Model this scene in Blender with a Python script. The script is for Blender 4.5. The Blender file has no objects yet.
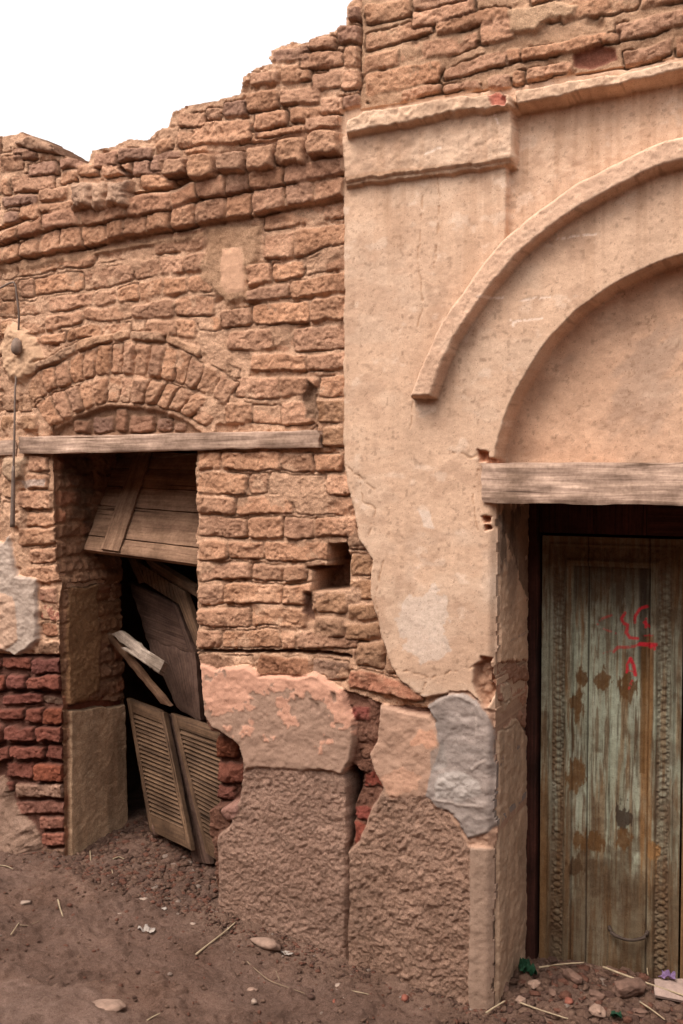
import bpy, bmesh, math, random
import numpy as np
from mathutils import Vector, Matrix
R = random.Random(7)
scene = bpy.context.scene
COL = scene.collection

# ------------------------------------------------------------------ camera
F = 1044.0
yaw = math.radians(26); pit = math.radians(-2.4)
FW = np.array([-math.sin(yaw)*math.cos(pit), math.cos(yaw)*math.cos(pit), math.sin(pit)])
RT = np.array([math.cos(yaw), math.sin(yaw), 0.0])
UP = np.cross(RT, FW)
CAM = np.array([0, -3.25, 1.75])
cd = bpy.data.cameras.new('camera'); co = bpy.data.objects.new('camera', cd); COL.objects.link(co)
m = Matrix([[RT[0], UP[0], -FW[0], CAM[0]], [RT[1], UP[1], -FW[1], CAM[1]], [RT[2], UP[2], -FW[2], CAM[2]], [0, 0, 0, 1]])
co.matrix_world = m
cd.sensor_fit = 'VERTICAL'; cd.sensor_height = 36; cd.lens = 36*F/1024; cd.clip_end = 500; cd.clip_start = 0.05
scene.camera = co

def ray(x, y):
    return FW + RT*(x-341.5)/F - UP*(y-512)/F
def atY(x, y, Y=0.0):
    d = ray(x, y); t = (Y-CAM[1])/d[1]; return CAM+d*t
def atX(x, y, X):
    d = ray(x, y); t = (X-CAM[0])/d[0]; return CAM+d*t

# ------------------------------------------------------------------ noise
_T = np.random.RandomState(11).uniform(-1, 1, 65536).astype(np.float32)
_Pm = np.random.RandomState(12).permutation(65536).astype(np.int32)
def _h(ix, iy, s):
    return _T[(_Pm[(ix+s*7919) & 65535]+iy) & 65535]
def vn(x, y, s=0):
    x = np.asarray(x, float); y = np.asarray(y, float)
    xf = np.floor(x); yf = np.floor(y); fx = (x-xf).astype(np.float32); fy = (y-yf).astype(np.float32); xi = xf.astype(np.int32); yi = yf.astype(np.int32)
    fx = fx*fx*fx*(fx*(fx*6-15)+10); fy = fy*fy*fy*(fy*(fy*6-15)+10)
    a = _h(xi, yi, s); b = _h(xi+1, yi, s); c = _h(xi, yi+1, s); d = _h(xi+1, yi+1, s)
    return (a*(1-fx)+b*fx)*(1-fy)+(c*(1-fx)+d*fx)*fy
def fbm(x, y, o=4, s=0):
    r = 0; a = 1; t = 0
    for i in range(o):
        r = r+a*vn(x+i*17.3, y-i*9.1, s+i); t += a; a *= .55; x = x*2.03; y = y*2.03
    return r/t*1.5
def sm(x, a, b):
    t = np.clip((x-a)/(b-a), 0, 1); return t*t*(3-2*t)
def psdf(P, U, V):
    d = np.full(U.shape, 1e9); ins = np.zeros(U.shape, bool); n = len(P)
    for i in range(n):
        ax, ay = P[i]; bx, by = P[(i+1) % n]; ex = bx-ax; ey = by-ay; L = ex*ex+ey*ey+1e-12
        t = np.clip(((U-ax)*ex+(V-ay)*ey)/L, 0, 1)
        d = np.minimum(d, (U-ax-t*ex)**2+(V-ay-t*ey)**2)
        c = ((ay > V) != (by > V))
        with np.errstate(divide='ignore', invalid='ignore'):
            xx = (bx-ax)*(V-ay)/((by-ay) if abs(by-ay) > 1e-12 else 1e-12)+ax
        ins ^= c & (U < xx)
    d = np.sqrt(d); return np.where(ins, -d, d)
def lsdf(P, U, V):
    d = np.full(U.shape, 1e9)
    for i in range(len(P)-1):
        ax, ay = P[i]; bx, by = P[i+1]; ex = bx-ax; ey = by-ay; L = ex*ex+ey*ey+1e-12
        t = np.clip(((U-ax)*ex+(V-ay)*ey)/L, 0, 1)
        d = np.minimum(d, (U-ax-t*ex)**2+(V-ay-t*ey)**2)
    return np.sqrt(d)

# ------------------------------------------------------------------ materials
def nn(nt, t, **k):
    n = nt.nodes.new(t)
    for a, b in k.items(): setattr(n, a, b)
    return n
def newmat(name):
    mt = bpy.data.materials.new(name); mt.use_nodes = True; nt = mt.node_tree
    b = nt.nodes['Principled BSDF']; b.inputs['Roughness'].default_value = .95
    b.inputs['Specular IOR Level'].default_value = .15
    return mt, nt, b
def ramp(nt, src, p0, c0, p1, c1):
    r = nn(nt, 'ShaderNodeValToRGB'); r.color_ramp.elements[0].position = p0; r.color_ramp.elements[1].position = p1
    r.color_ramp.elements[0].color = (*c0, 1); r.color_ramp.elements[1].color = (*c1, 1)
    nt.links.new(src, r.inputs[0]); return r.outputs[0]
def mul(nt, a, b):
    n = nn(nt, 'ShaderNodeMix', data_type='RGBA', blend_type='MULTIPLY'); n.inputs[0].default_value = 1
    nt.links.new(a, n.inputs[6]); nt.links.new(b, n.inputs[7]); return n.outputs[2]
def noise(nt, vec, sc, det=6, rough=.6):
    n = nn(nt, 'ShaderNodeTexNoise'); n.inputs['Scale'].default_value = sc; n.inputs['Detail'].default_value = det
    n.inputs['Roughness'].default_value = rough
    if vec is not None: nt.links.new(vec, n.inputs['Vector'])
    return n.outputs['Fac']
def masonry(name, bs=.5, fine=.004, attr=True, base=(.4, .27, .18), sp=1.0, mo=1.0):
    lo_ = lambda c: tuple(1-(1-x)*mo for x in c)
    mt, nt, b = newmat(name)
    tc = nn(nt, 'ShaderNodeTexCoord'); v = tc.outputs['Object']
    if attr:
        a = nn(nt, 'ShaderNodeVertexColor', layer_name='Col').outputs['Color']
    else:
        a = nn(nt, 'ShaderNodeRGB'); a.outputs[0].default_value = (*base, 1); a = a.outputs[0]
    c = mul(nt, a, ramp(nt, noise(nt, v, 5.5, 8, .62), .32, lo_((.76, .71, .67)), .68, lo_((1.16, 1.16, 1.15))))
    c = mul(nt, c, ramp(nt, noise(nt, v, 45, 8, .68), .34, lo_((.80, .76, .73)), .66, lo_((1.14, 1.14, 1.14))))
    c = mul(nt, c, ramp(nt, noise(nt, v, 260, 3), .33, (1-.28*sp, 1-.3*sp, 1-.32*sp), .62, (1.1, 1.1, 1.1)))
    vo = nn(nt, 'ShaderNodeTexVoronoi'); vo.inputs['Scale'].default_value = 75; nt.links.new(v, vo.inputs['Vector'])
    c = mul(nt, c, ramp(nt, vo.outputs['Distance'], .07, (.62, .56, .52), .17, (1, 1, 1)))
    nt.links.new(c, b.inputs['Base Color'])
    b1 = nn(nt, 'ShaderNodeBump'); b1.inputs['Strength'].default_value = bs; b1.inputs['Distance'].default_value = fine*2
    nt.links.new(noise(nt, v, 110, 5, .7), b1.inputs['Height'])
    b2 = nn(nt, 'ShaderNodeBump'); b2.inputs['Strength'].default_value = bs; b2.inputs['Distance'].default_value = fine
    nt.links.new(noise(nt, v, 380, 3, .7), b2.inputs['Height']); nt.links.new(b1.outputs[0], b2.inputs['Normal'])
    nt.links.new(b2.outputs[0], b.inputs['Normal'])
    return mt
def woodmat(name, dark, light, gs=60., rough=.85):
    mt, nt, b = newmat(name); b.inputs['Roughness'].default_value = rough
    tc = nn(nt, 'ShaderNodeTexCoord')
    mp = nn(nt, 'ShaderNodeMapping'); mp.inputs['Scale'].default_value = (2.2, gs, 1); nt.links.new(tc.outputs['UV'], mp.inputs[0])
    g = noise(nt, mp.outputs[0], 1.6, 8, .65)
    c = ramp(nt, g, .32, dark, .66, light)
    c = mul(nt, c, ramp(nt, noise(nt, tc.outputs['Object'], 7, 7), .33, (.55, .52, .49), .66, (1.2, 1.2, 1.2)))
    c = mul(nt, c, ramp(nt, noise(nt, tc.outputs['Object'], 90, 4), .3, (.8, .78, .76), .62, (1.08, 1.08, 1.08)))
    m2 = nn(nt, 'ShaderNodeMapping'); m2.inputs['Scale'].default_value = (1.1, gs*.75, 1); m2.inputs['Location'].default_value = (3, 7, 0); nt.links.new(tc.outputs['UV'], m2.inputs[0])
    g2 = noise(nt, m2.outputs[0], 1.3, 5, .55)
    c = mul(nt, c, ramp(nt, g2, .335, (.25, .21, .18), .375, (1, 1, 1)))
    nt.links.new(c, b.inputs['Base Color'])
    bp = nn(nt, 'ShaderNodeBump'); bp.inputs['Strength'].default_value = .7; bp.inputs['Distance'].default_value = .004
    nt.links.new(g, bp.inputs['Height']); nt.links.new(bp.outputs[0], b.inputs['Normal'])
    return mt
M = {}
M['brick'] = masonry('mud_brick', .75, .005)
M['plaster'] = masonry('lime_plaster', .35, .0018, sp=.3, mo=.42)
M['rough'] = masonry('roughcast', .9, .006, mo=.6)
M['soil'] = masonry('soil', .9, .006)
M['doorpaint'] = masonry('peeling_door_paint', .4, .001, sp=.6)
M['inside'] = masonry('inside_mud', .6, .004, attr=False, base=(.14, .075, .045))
M['beam'] = woodmat('weathered_beam', (.20, .125, .092), (.58, .395, .295), 36)
M['board'] = woodmat('old_board', (.15, .08, .05), (.30, .175, .11), 40)
M['boarddark'] = woodmat('dark_board', (.05, .027, .02), (.13, .075, .055), 55)
M['shutter'] = woodmat('shutter_wood', (.06, .034, .022), (.165, .095, .055), 50)
M['greywood'] = woodmat('grey_split_wood', (.15, .11, .085), (.40, .31, .25), 40)
M['redwood'] = woodmat('dark_red_frame', (.02, .009, .007), (.075, .026, .018), 50)
def plain(name, c, rough=.9, metal=0., var=.3):
    mt, nt, b = newmat(name); b.inputs['Roughness'].default_value = rough; b.inputs['Metallic'].default_value = metal
    tc = nn(nt, 'ShaderNodeTexCoord'); a = nn(nt, 'ShaderNodeRGB'); a.outputs[0].default_value = (*c, 1)
    q = mul(nt, a.outputs[0], ramp(nt, noise(nt, tc.outputs['Object'], 45), .3, (1-var,)*3, .7, (1+var*.5,)*3))
    nt.links.new(q, b.inputs['Base Color'])
    bp = nn(nt, 'ShaderNodeBump'); bp.inputs['Strength'].default_value = .5; bp.inputs['Distance'].default_value = .003
    nt.links.new(noise(nt, tc.outputs['Object'], 150), bp.inputs['Height']); nt.links.new(bp.outputs[0], b.inputs['Normal'])
    return mt
M['iron'] = plain('rusty_iron', (.2, .14, .11), .7, .3)
M['darkiron'] = plain('dark_iron', (.06, .04, .03), .7, .2)
M['knob'] = plain('grey_brown_stone', (.24, .165, .125), .85)
M['straw'] = plain('dry_straw', (.34, .25, .16), .8)
M['twig'] = plain('dry_twig', (.25, .17, .11), .9)
M['sherd'] = plain('pale_sherd', (.31, .22, .17), .9)
M['pebble'] = plain('pebble', (.27, .17, .125), .95)
M['redchip'] = plain('red_brick_chip', (.22, .075, .05), .95)
M['brown'] = plain('brown_stone', (.15, .085, .062), .95)
M['paper'] = plain('crumpled_paper', (.33, .27, .23), .9)
M['green'] = plain('green_plastic', (.012, .045, .022), .6)
M['purple'] = plain('purple_wrapper', (.17, .10, .19), .6)
M['bluewhite'] = plain('pale_blue_plastic', (.5, .56, .7), .5)
M['card'] = plain('pale_cardboard', (.32, .22, .18), .9)

# ------------------------------------------------------------------ objects
def empty(name, loc, label, cat, group=None):
    o = bpy.data.objects.new(name, None); COL.objects.link(o); o.location = loc; o.empty_display_size = .1
    o['label'] = label; o['category'] = cat
    if group: o['group'] = group
    return o
def tag(o, label, cat, group=None):
    o['label'] = label; o['category'] = cat
    if group: o['group'] = group
    return o
def link(name, me, mat, parent=None):
    o = bpy.data.objects.new(name, me); COL.objects.link(o)
    if mat is not None: me.materials.append(mat)
    if parent is not None:
        o.parent = parent
        off = Vector((0, 0, 0)); p = parent
        while p is not None: off += p.location; p = p.parent
        o.location = -off
    return o
def npmesh(name, V, Q, C=None, smooth=True):
    me = bpy.data.meshes.new(name)
    V = np.asarray(V, np.float32); Q = np.asarray(Q, np.int32)
    me.vertices.add(len(V)); me.vertices.foreach_set('co', V.ravel())
    me.loops.add(Q.size); me.loops.foreach_set('vertex_index', Q.ravel())
    me.polygons.add(len(Q)); k = Q.shape[1]
    me.polygons.foreach_set('loop_start', np.arange(0, Q.size, k, dtype=np.int32))
    me.polygons.foreach_set('loop_total', np.full(len(Q), k, np.int32))
    me.update(calc_edges=True)
    if smooth: me.polygons.foreach_set('use_smooth', np.ones(len(Q), bool))
    if C is not None:
        a = me.color_attributes.new('Col', 'FLOAT_COLOR', 'POINT')
        a.data.foreach_set('color', np.c_[np.clip(C, 0, 1), np.ones(len(C))].astype(np.float32).ravel())
    me.validate(); return me

class Canvas:
    """relief surface: grid over a wall plane, displaced along its normal"""
    def __init__(s, us, vs, toworld, unproj, base=0.):
        s.us = np.array(us); s.vs = np.array(vs); s.U, s.V = np.meshgrid(s.us, s.vs)
        s.H = np.zeros(s.U.shape)+base; s.C = np.zeros(s.U.shape+(3,)); s.ID = np.zeros(s.U.shape, int)
        s.K = np.ones(s.U.shape, bool); s.tw = toworld; s.up = unproj; s.n = 0
        s.wu = fbm(s.U*22, s.V*22, 3, 101); s.wv = fbm(s.U*22, s.V*22, 3, 202)
        s.wl = fbm(s.U*8.5, s.V*8.5, 2, 111); s.wm = fbm(s.U*8.5, s.V*8.5, 2, 212)
        s.n1 = fbm(s.U*28, s.V*34, 4, 5); s.n2 = fbm(s.U*95, s.V*95, 3, 9); s.n0 = fbm(s.U*5, s.V*5, 4, 33)
    def px(s, P, Y=0.): return [s.up(x, y, Y) for x, y in P]
    def sub(s, P, mg):
        a = np.array(P); u0, v0 = a.min(0)-mg; u1, v1 = a.max(0)+mg
        i0 = max(np.searchsorted(s.us, u0)-1, 0); i1 = np.searchsorted(s.us, u1)+1
        j0 = max(np.searchsorted(s.vs, v0)-1, 0); j1 = np.searchsorted(s.vs, v1)+1
        return (slice(j0, j1), slice(i0, i1))
    def brick(s, P, h=0., col=(.42, .25, .16), r=.0075, k=.0030, inset=.0020, Y=None, id=None, warp=.004, rough=1., lo=None, side=None):
        s.n += 1; rr = random.Random(s.n*31+5)
        q = s.px(P, -h if Y is None else Y); S = s.sub(q, .02); U = s.U[S]+s.wu[S]*warp*.9+s.wl[S]*.006+s.n2[S]*.0014; V = s.V[S]+s.wv[S]*warp*.9+s.wm[S]*.007+s.n2[S]*.0014; k = k*rr.choice([1, 1.3, 2.0]); r = r*rr.uniform(.8, 1.5)
        if U.size == 0: return
        c = np.mean(q, 0); acc = 0; n = len(q)
        ar = sum(q[i][0]*q[(i+1) % n][1]-q[(i+1) % n][0]*q[i][1] for i in range(n)); sg = 1 if ar > 0 else -1
        for i in range(n):
            ax, ay = q[i]; bx, by = q[(i+1) % n]; L = math.hypot(bx-ax, by-ay)
            if L < 1e-5: continue
            nx, ny = (by-ay)/L*sg, -(bx-ax)/L*sg
            d = (U-ax)*nx+(V-ay)*ny+inset
            acc = acc+np.exp(np.clip(d/k, -60, 60))
        d = k*np.log(acc)                      # rounded corner distance, <0 inside
        t = np.clip(-d/r, 0, 1); prof = np.sqrt(np.clip(1-(1-t)**2, 0, 1))
        hb = h+rr.uniform(-.006, .005)*rough-(.009*rough if rr.random() < .10 else 0)
        tilt = ((U-c[0])*rr.uniform(-.05, .05)+(V-c[1])*rr.uniform(-.12, .06))*rough
        surf = hb+tilt+rough*(s.n1[S]*.0045+s.n2[S]*.0024)-rough*.0035*sm(fbm(U*75+s.n, V*75, 2, 77), .45, .8)+rough*.004*fbm(U*13+s.n, V*16, 2, 78)
        # crack
        ck = np.abs(vn(U*16+s.n*3.3, V*22, 3)+.35*s.n2[S]*.5); surf = surf-rough*.004*(1-sm(ck, .0, .06))*(vn(U*9, V*9+s.n, 8) > .25)
        base = s.H[S] if lo is None else np.full(U.shape, lo)
        nh = base+(surf-base)*prof
        inside = (d < 0)
        up_ = inside & ((nh > s.H[S]) if lo is None else True)
        s.H[S] = np.where(up_, nh, s.H[S])
        f = rr.uniform(.80, 1.13); g = rr.uniform(-.025, .025)
        cc = np.array([col[0]*f+g*.4, col[1]*f-g*.1, col[2]*f-g*.4])
        w = sm(-d, .0, .006)[..., None]*(up_[..., None])
        w = w*(1-.30*sm(s.n0[S]+.5*s.n1[S], .1, .7))[..., None]
        s.C[S] = s.C[S]*(1-w)+cc*w
        # open joint: a thin ragged crack round part of the brick, mostly below it
        if rough and lo is None:
            wv_ = s.n2[S]*.0012
            rg = (1-sm(np.abs(d+wv_-.0005), .0014, .0036))*sm(vn(s.U[S]*9+3, s.V[S]*15, 55)+.5*(s.V[S] < c[1])+rr.uniform(-.5, .3), .05, .35)
            rg = rg*(1. if id in (2, 12) else .55)
            s.H[S] -= .013*rg; s.C[S] = s.C[S]*(1-.42*rg)[..., None]
        if id is not None: s.ID[S] = np.where(inside, id, s.ID[S])
        if lo is not None or side: s.K[S] |= inside
    def row(s, top, bot, xs, h=0., **k):
        tx, ty = zip(*top); bx, by = zip(*bot)
        def I(x, X, Y):
            if x < X[0] and len(X) > 1: return Y[0]+(Y[1]-Y[0])/(X[1]-X[0])*(x-X[0])*.7
            if x > X[-1] and len(X) > 1: return Y[-1]+(Y[-1]-Y[-2])/(X[-1]-X[-2])*(x-X[-1])*.7
            return float(np.interp(x, X, Y))
        for a, b in zip(xs[:-1], xs[1:]):
            j = R.uniform(-1, 1)
            s.brick([(a, I(a, tx, ty)+.3), (b, I(b, tx, ty)+.3), (b+j, I(b, bx, by)-.3), (a-j*.6, I(a, bx, by)-.3)], h, **k)
    def ring(s, c0, c1, ts, h=0., **k):
        def E(c, t):
            c = np.array(c, float); L = np.r_[0, np.cumsum(np.hypot(*np.diff(c, axis=0).T))]; L /= L[-1]
            return (float(np.interp(t, L, c[:, 0])), float(np.interp(t, L, c[:, 1])))
        for a, b in zip(ts[:-1], ts[1:]):
            s.brick([E(c1, a), E(c1, b), E(c0, b), E(c0, a)], h, **k)
    def patch(s, P, h, col=None, edge=.012, warp=.010, mode='set', id=None, Y=None, nz=(.002, .001), cf=1., wf=1., uv=False, keep=False):
        q = P if uv else s.px(P, 0. if Y is None else Y); S = s.sub(q, .06)
        U = s.U[S]+(s.wl[S]*.6+s.wu[S]*.45+s.n2[S]*.12)*warp*wf; V = s.V[S]+(s.wm[S]*.6+s.wv[S]*.45+s.n2[S]*.12)*warp*wf
        d = psdf(q, U, V); w = sm(-d, -edge*.2, edge); ins = d < 0
        if callable(h): hh = h(s.U[S], s.V[S])
        else: hh = h
        if hh is not None:
            hh = hh+s.n1[S]*nz[0]+s.n2[S]*nz[1]
            if mode == 'set': s.H[S] = s.H[S]*(1-w)+hh*w
            elif mode == 'add': s.H[S] = s.H[S]+hh*w
            elif mode == 'max': s.H[S] = np.where(hh*w+s.H[S]*(1-w) > s.H[S], hh*w+s.H[S]*(1-w), s.H[S])
        if col is not None:
            cc = col(s.U[S], s.V[S]) if callable(col) else np.array(col)
            wc = (sm(-d, -.001, .004)*cf)[..., None]
            s.C[S] = s.C[S]*(1-wc)+cc*wc
        if id is not None: s.ID[S] = np.where(ins, id, s.ID[S])
        if keep: s.K[S] |= ins
    def line(s, P, w, dh=0., col=None, cf=1., warp=.004, Y=0., brk=None, id=None):
        q = s.px(P, Y); S = s.sub(q, .03); U = s.U[S]+s.wu[S]*warp; V = s.V[S]+s.wv[S]*warp
        d = lsdf(q, U, V); m = 1-sm(d, w*.4, w)
        if brk is not None: m = m*sm(s.n2[S]+s.n1[S]*.5, brk-.2, brk+.2)
        s.H[S] += dh*m
        if col is not None: s.C[S] = s.C[S]*(1-(m*cf)[..., None])+np.array(col)*(m*cf)[..., None]
        if id is not None: s.ID[S] = np.where(m > .35, id, s.ID[S])
    def cut(s, P, warp=.006, uv=False):
        q = P if uv else s.px(P); S = s.sub(q, .02)
        d = psdf(q, s.U[S]+s.wu[S]*warp, s.V[S]+s.wv[S]*warp); s.K[S] &= ~(d < 0)
    def build(s, parts, thick, parent=None, sub=None):
        ny, nx = s.U.shape
        idx = np.arange(ny*nx).reshape(ny, nx)
        K = s.K; fk = K[:-1, :-1] & K[1:, :-1] & K[:-1, 1:] & K[1:, 1:]
        q = np.stack([idx[:-1, :-1], idx[:-1, 1:], idx[1:, 1:], idx[1:, :-1]], -1)[fk]
        fid = s.ID[:-1, :-1][fk]
        flip = s.flip if hasattr(s, 'flip') else False
        W = s.tw(s.U.ravel(), s.V.ravel(), s.H.ravel())
        tk = thick-(thick-.10)*sm(s.V, 2.6, 2.9)*(1+.3*s.n1) if thick else s.V*0
        B = s.tw(s.U.ravel(), s.V.ravel(), -tk.ravel())
        e = np.concatenate([q[:, [0, 1]], q[:, [1, 2]], q[:, [2, 3]], q[:, [3, 0]]]); ef = np.tile(np.arange(len(q)), 4)
        key = np.minimum(e[:, 0], e[:, 1])*(ny*nx)+np.maximum(e[:, 0], e[:, 1])
        u, inv, cnt = np.unique(key, return_inverse=True, return_counts=True)
        bd = cnt[inv] == 1; eb = e[bd]; ebf = fid[ef[bd]]
        Cf = s.C.reshape(-1, 3); out = {}
        for i, (name, mat) in parts.items():
            fq = q[fid == i]; eq = eb[ebf == i]
            if len(fq) == 0: continue
            used = np.unique(fq); mp = np.full(ny*nx, -1); mp[used] = np.arange(len(used))
            V = [W[used]]; C = [Cf[used]]; Q = [mp[fq]]
            if len(eq) and thick:
                n0 = len(used); k = len(eq); st = 4                      # sides split in strips so they can be rough
                for t in range(st):
                    f0 = t/st; f1 = (t+1)/st
                    a, b = eq[:, 0], eq[:, 1]
                    L = lambda p, f: W[p]*(1-f)+B[p]*f
                    V += [L(a, f0), L(b, f0), L(b, f1), L(a, f1)]; C += [Cf[a]*.9, Cf[b]*.9, Cf[b]*.9, Cf[a]*.9]
                    base = n0+t*4*k; ar = np.arange(k)
                    Q.append(np.stack([base+ar+k, base+ar, base+ar+3*k, base+ar+2*k], -1))
            V = np.concatenate(V); C = np.concatenate(C); Q = np.concatenate(Q)
            if flip: Q = Q[:, ::-1]
            me = npmesh(name, V, Q, C)
            o = link(name, me, mat, (sub or {}).get(i, parent) if not callable(parent) else parent(i)); out[i] = o
        return out

BR = (.53, .305, .20); MUD = (.58, .37, .255); PL = (.51, .345, .245); RED = (.215, .078, .055); DK = (.24, .15, .11)
# ================================================================== the street front (one relief, split into its parts)
fine = .004
us = np.r_[np.arange(-4.3, -3.26, .016), np.arange(-3.26, -.40, fine), np.arange(-.40, 1.25, .012)]
vs = np.r_[np.arange(-.25, 3.40, fine), np.arange(3.40, 4.1, .014)]
W = Canvas(us, vs, lambda u, v, h: np.c_[u, -h, v], lambda x, y, Y: tuple(atY(x, y, Y)[[0, 2]]))
# ids
WALL, PARA, ARCH, MPATCH, ROUGHL, PINK, KN, MP2 = 1, 2, 3, 4, 5, 6, 7, 8
PLA, TOPB, CORN, CAPI, MOULD, NICHE, CEM, ROUGHR, LOWP = 11, 12, 13, 14, 15, 16, 17, 18, 19
W.ID[:] = WALL
flush = sm(fbm(W.U*6.5, W.V*8, 3, 67), -.15, .55)
mort = -.0085+.008*flush+W.n0*.0025+W.n1*.0035+W.n2*.002
dp = sm(fbm(W.U*14, W.V*20, 3, 66), .35, .8)*(1-.7*flush)
W.H[:] = mort-.013*dp
W.C[:] = np.array(MUD); W.C *= (1+.10*W.n0+.06*W.n1)[..., None]

# ---- brick rows of the mud brick wall, upper courses
ex = [-80, -52, -26]
C1t = [(0, 246), (17, 240), (59, 228), (105, 219), (145, 211), (195, 201), (225, 194), (252, 187), (314, 178), (341, 173)]
C1b = [(0, 263), (17, 257), (80, 247), (122, 237), (169, 229), (224, 220), (250, 217), (283, 208), (341, 198)]
L1 = [(20, 279), (60, 270), (139, 262), (156, 255), (204, 249), (252, 235)]
L2 = [(20, 299), (82, 291), (132, 284), (160, 276), (200, 273)]
L3 = [(20, 316), (47, 313), (92, 308), (137, 300), (170, 296), (213, 293)]
L4 = [(20, 337), (40, 333), (82, 325), (130, 319), (170, 317), (214, 318)]
off = lambda L, d: [(x, y+d) for x, y in L]
W.row(off(C1b, 2), off(L1, -1), ex+[0, 19, 62, 95, 154, 204], .002, col=BR)
W.row(off(L1, 1), off(L2, -1), ex+[0, 19, 35, 82, 132, 158, 184, 206], .002, col=BR)
W.row(off(L2, 1), off(L3, -1), ex+[0, 19, 47, 92, 116, 137, 162, 188, 213, 246], .003, col=BR)
W.row(off(L3, 1), off(L4, -1), ex+[0, 18, 45, 82, 130, 174, 214], .004, col=BR)
W.row(off(L4, 1), [(20, 352), (40, 345), (100, 338), (145, 337), (176, 338), (196, 340)], ex+[0, 17, 40, 66, 100, 130, 145, 176, 196], .001, col=BR)
r1 = ([(262, 212), (321, 204), (345, 201)], [(262, 233), (320, 225), (345, 220)])
W.row([(262, 213), (345, 202)], [(262, 232), (345, 219)], [262, 321, 348], .004, col=BR)
W.row([(246, 236), (262, 235), (342, 223)], [(260, 260), (291, 258), (328, 251), (344, 246)], [262, 292, 348], .004, col=BR)
W.row([(246, 262), (291, 260), (328, 254), (345, 248)], [(246, 287), (283, 281), (344, 270)], [246, 271, 303, 348], .004, col=BR)
W.row([(246, 289), (283, 283), (344, 272)], [(244, 305), (283, 301), (344, 294)], [246, 290, 348], .004, col=BR)
W.row([(219, 309), (283, 303), (344, 296)], [(219, 331), (254, 326), (344, 320)], [219, 252, 310, 348], .003, col=BR)
W.row([(176, 300), (214, 296)], [(176, 316), (214, 316)], [176, 214], .002, col=BR)
W.row([(196, 316), (219, 314)], [(196, 331), (219, 331)], [196, 219], .002, col=BR)
W.row([(224, 333), (254, 328), (344, 323)], [(230, 352), (344, 351)], [226, 272, 292, 348], .003, col=BR)
W.row([(250, 354), (344, 353)], [(254, 373), (344, 371)], [251, 305, 348], .004, col=BR)
W.row([(240, 378), (344, 374)], [(230, 400), (344, 396)], [234, 280, 318, 348], .004, col=BR)
W.row([(226, 404), (311, 402)], [(224, 424), (311, 424)], [224, 252, 281, 311], .004, col=BR)
W.brick([(311, 399), (348, 398), (348, 422), (314, 423)], .008)
W.brick([(320, 426), (348, 425), (348, 447), (320, 446)], .006)
# left strip beside the arch
for (a, b, c, d) in [(0, 16, 285, 302), (0, 17, 303, 318), (0, 12, 322, 336), (0, 14, 394, 411), (17, 30, 394, 412), (0, 12, 414, 429), (19, 36, 414, 431), (-30, -3, 288, 305), (-28, -3, 310, 330), (-30, -4, 340, 362), (-30, -4, 368, 388), (-30, -3, 394, 412), (-30, -3, 416, 432), (-60, -33, 320, 340), (-60, -33, 345, 368), (-60, -33, 372, 396), (-60, -33, 400, 430)]:
    W.brick([(a, c), (b, c), (b, d), (a, d)], .004)
W.brick([(27, 386), (38, 384), (42, 404), (30, 408)], .004)
W.brick([(36, 424), (57, 424), (56, 434), (38, 434)], .0)
# arch: two rings of voussoirs and the sloping bed on top
INT = [(48, 427), (66, 420), (78, 412), (92, 405), (106, 403), (128, 402), (143, 403), (159, 406), (172, 411), (186, 417), (202, 428)]
MID = [(32, 405), (46, 395), (60, 388), (77, 384), (93, 379), (106, 376), (128, 376), (145, 377), (160, 380), (178, 385), (198, 393), (212, 402), (226, 411)]
EXT = [(26, 380), (36, 374), (50, 366), (70, 357), (90, 347), (110, 344), (130, 343), (150, 343), (172, 346), (192, 356), (205, 365), (220, 372), (238, 384)]
W.ring(INT, MID, [0, .09, .17, .24, .31, .385, .45, .51, .59, .67, .74, .82, .90, 1], .010, id=ARCH, r=.012, col=(.50, .285, .185))
W.ring(off(MID, -2), EXT, [0, .075, .14, .205, .27, .33, .40, .455, .51, .57, .64, .70, .76, .83, .91, 1], .006, id=ARCH, r=.012, col=(.50, .285, .185))
W.ring(off(EXT, -2), off(EXT, -13), [0, .24, .40, .48, .63, .80, 1], .010, col=(.47, .29, .19))
W.patch([(48, 434), (60, 424), (80, 414), (100, 406), (130, 405), (160, 409), (185, 420), (200, 432), (205, 438), (45, 438)], -.028, col=(.30, .18, .12), edge=.02)
for (a, b, c, d) in [(72, 90, 420, 434), (92, 113, 416, 434), (114, 126, 408, 433), (128, 154, 414, 433), (156, 171, 417, 433), (172, 186, 422, 433)]:
    W.brick([(a, c), (b, c), (b, d), (a, d)], -.012, col=(.30, .17, .12))
# wall block right of the doorway
B = [(452, 472, [196, 222, 281, 313, 343]), (473, 494, [196, 248, 268, 325, 352]), (495, 515, [196, 236, 293, 357]),
     (516, 538, [196, 248, 282, 314, 357]), (540, 561, [196, 227, 262, 327]), (563, 581, [196, 250, 282, 306]),
     (583, 605, [196, 223, 282, 312]), (607, 627, [196, 251, 306]), (629, 649, [196, 222, 280, 295, 358])]
for t, b, xs in B: W.row([(196, t), (350, t+1)], [(196, b), (350, b+1)], xs, .006, col=BR)
for (a, b, c, d) in [(347, 368, 529, 551), (350, 378, 554, 575), (347, 376, 578, 600), (315, 347, 592, 614), (347, 378, 603, 620), (313, 345, 617, 637), (345, 380, 622, 640), (356, 384, 641, 668), (384, 398, 652, 672)]:
    W.brick([(a, c), (b, c), (b, d), (a, d)], .002, r=.014)
for a, b, xs in [((196, 652), (345, 654), 0)]:
    W.line([(196, 651), (250, 652), (300, 652), (350, 656)], .008, -.04, col=DK)
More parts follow.
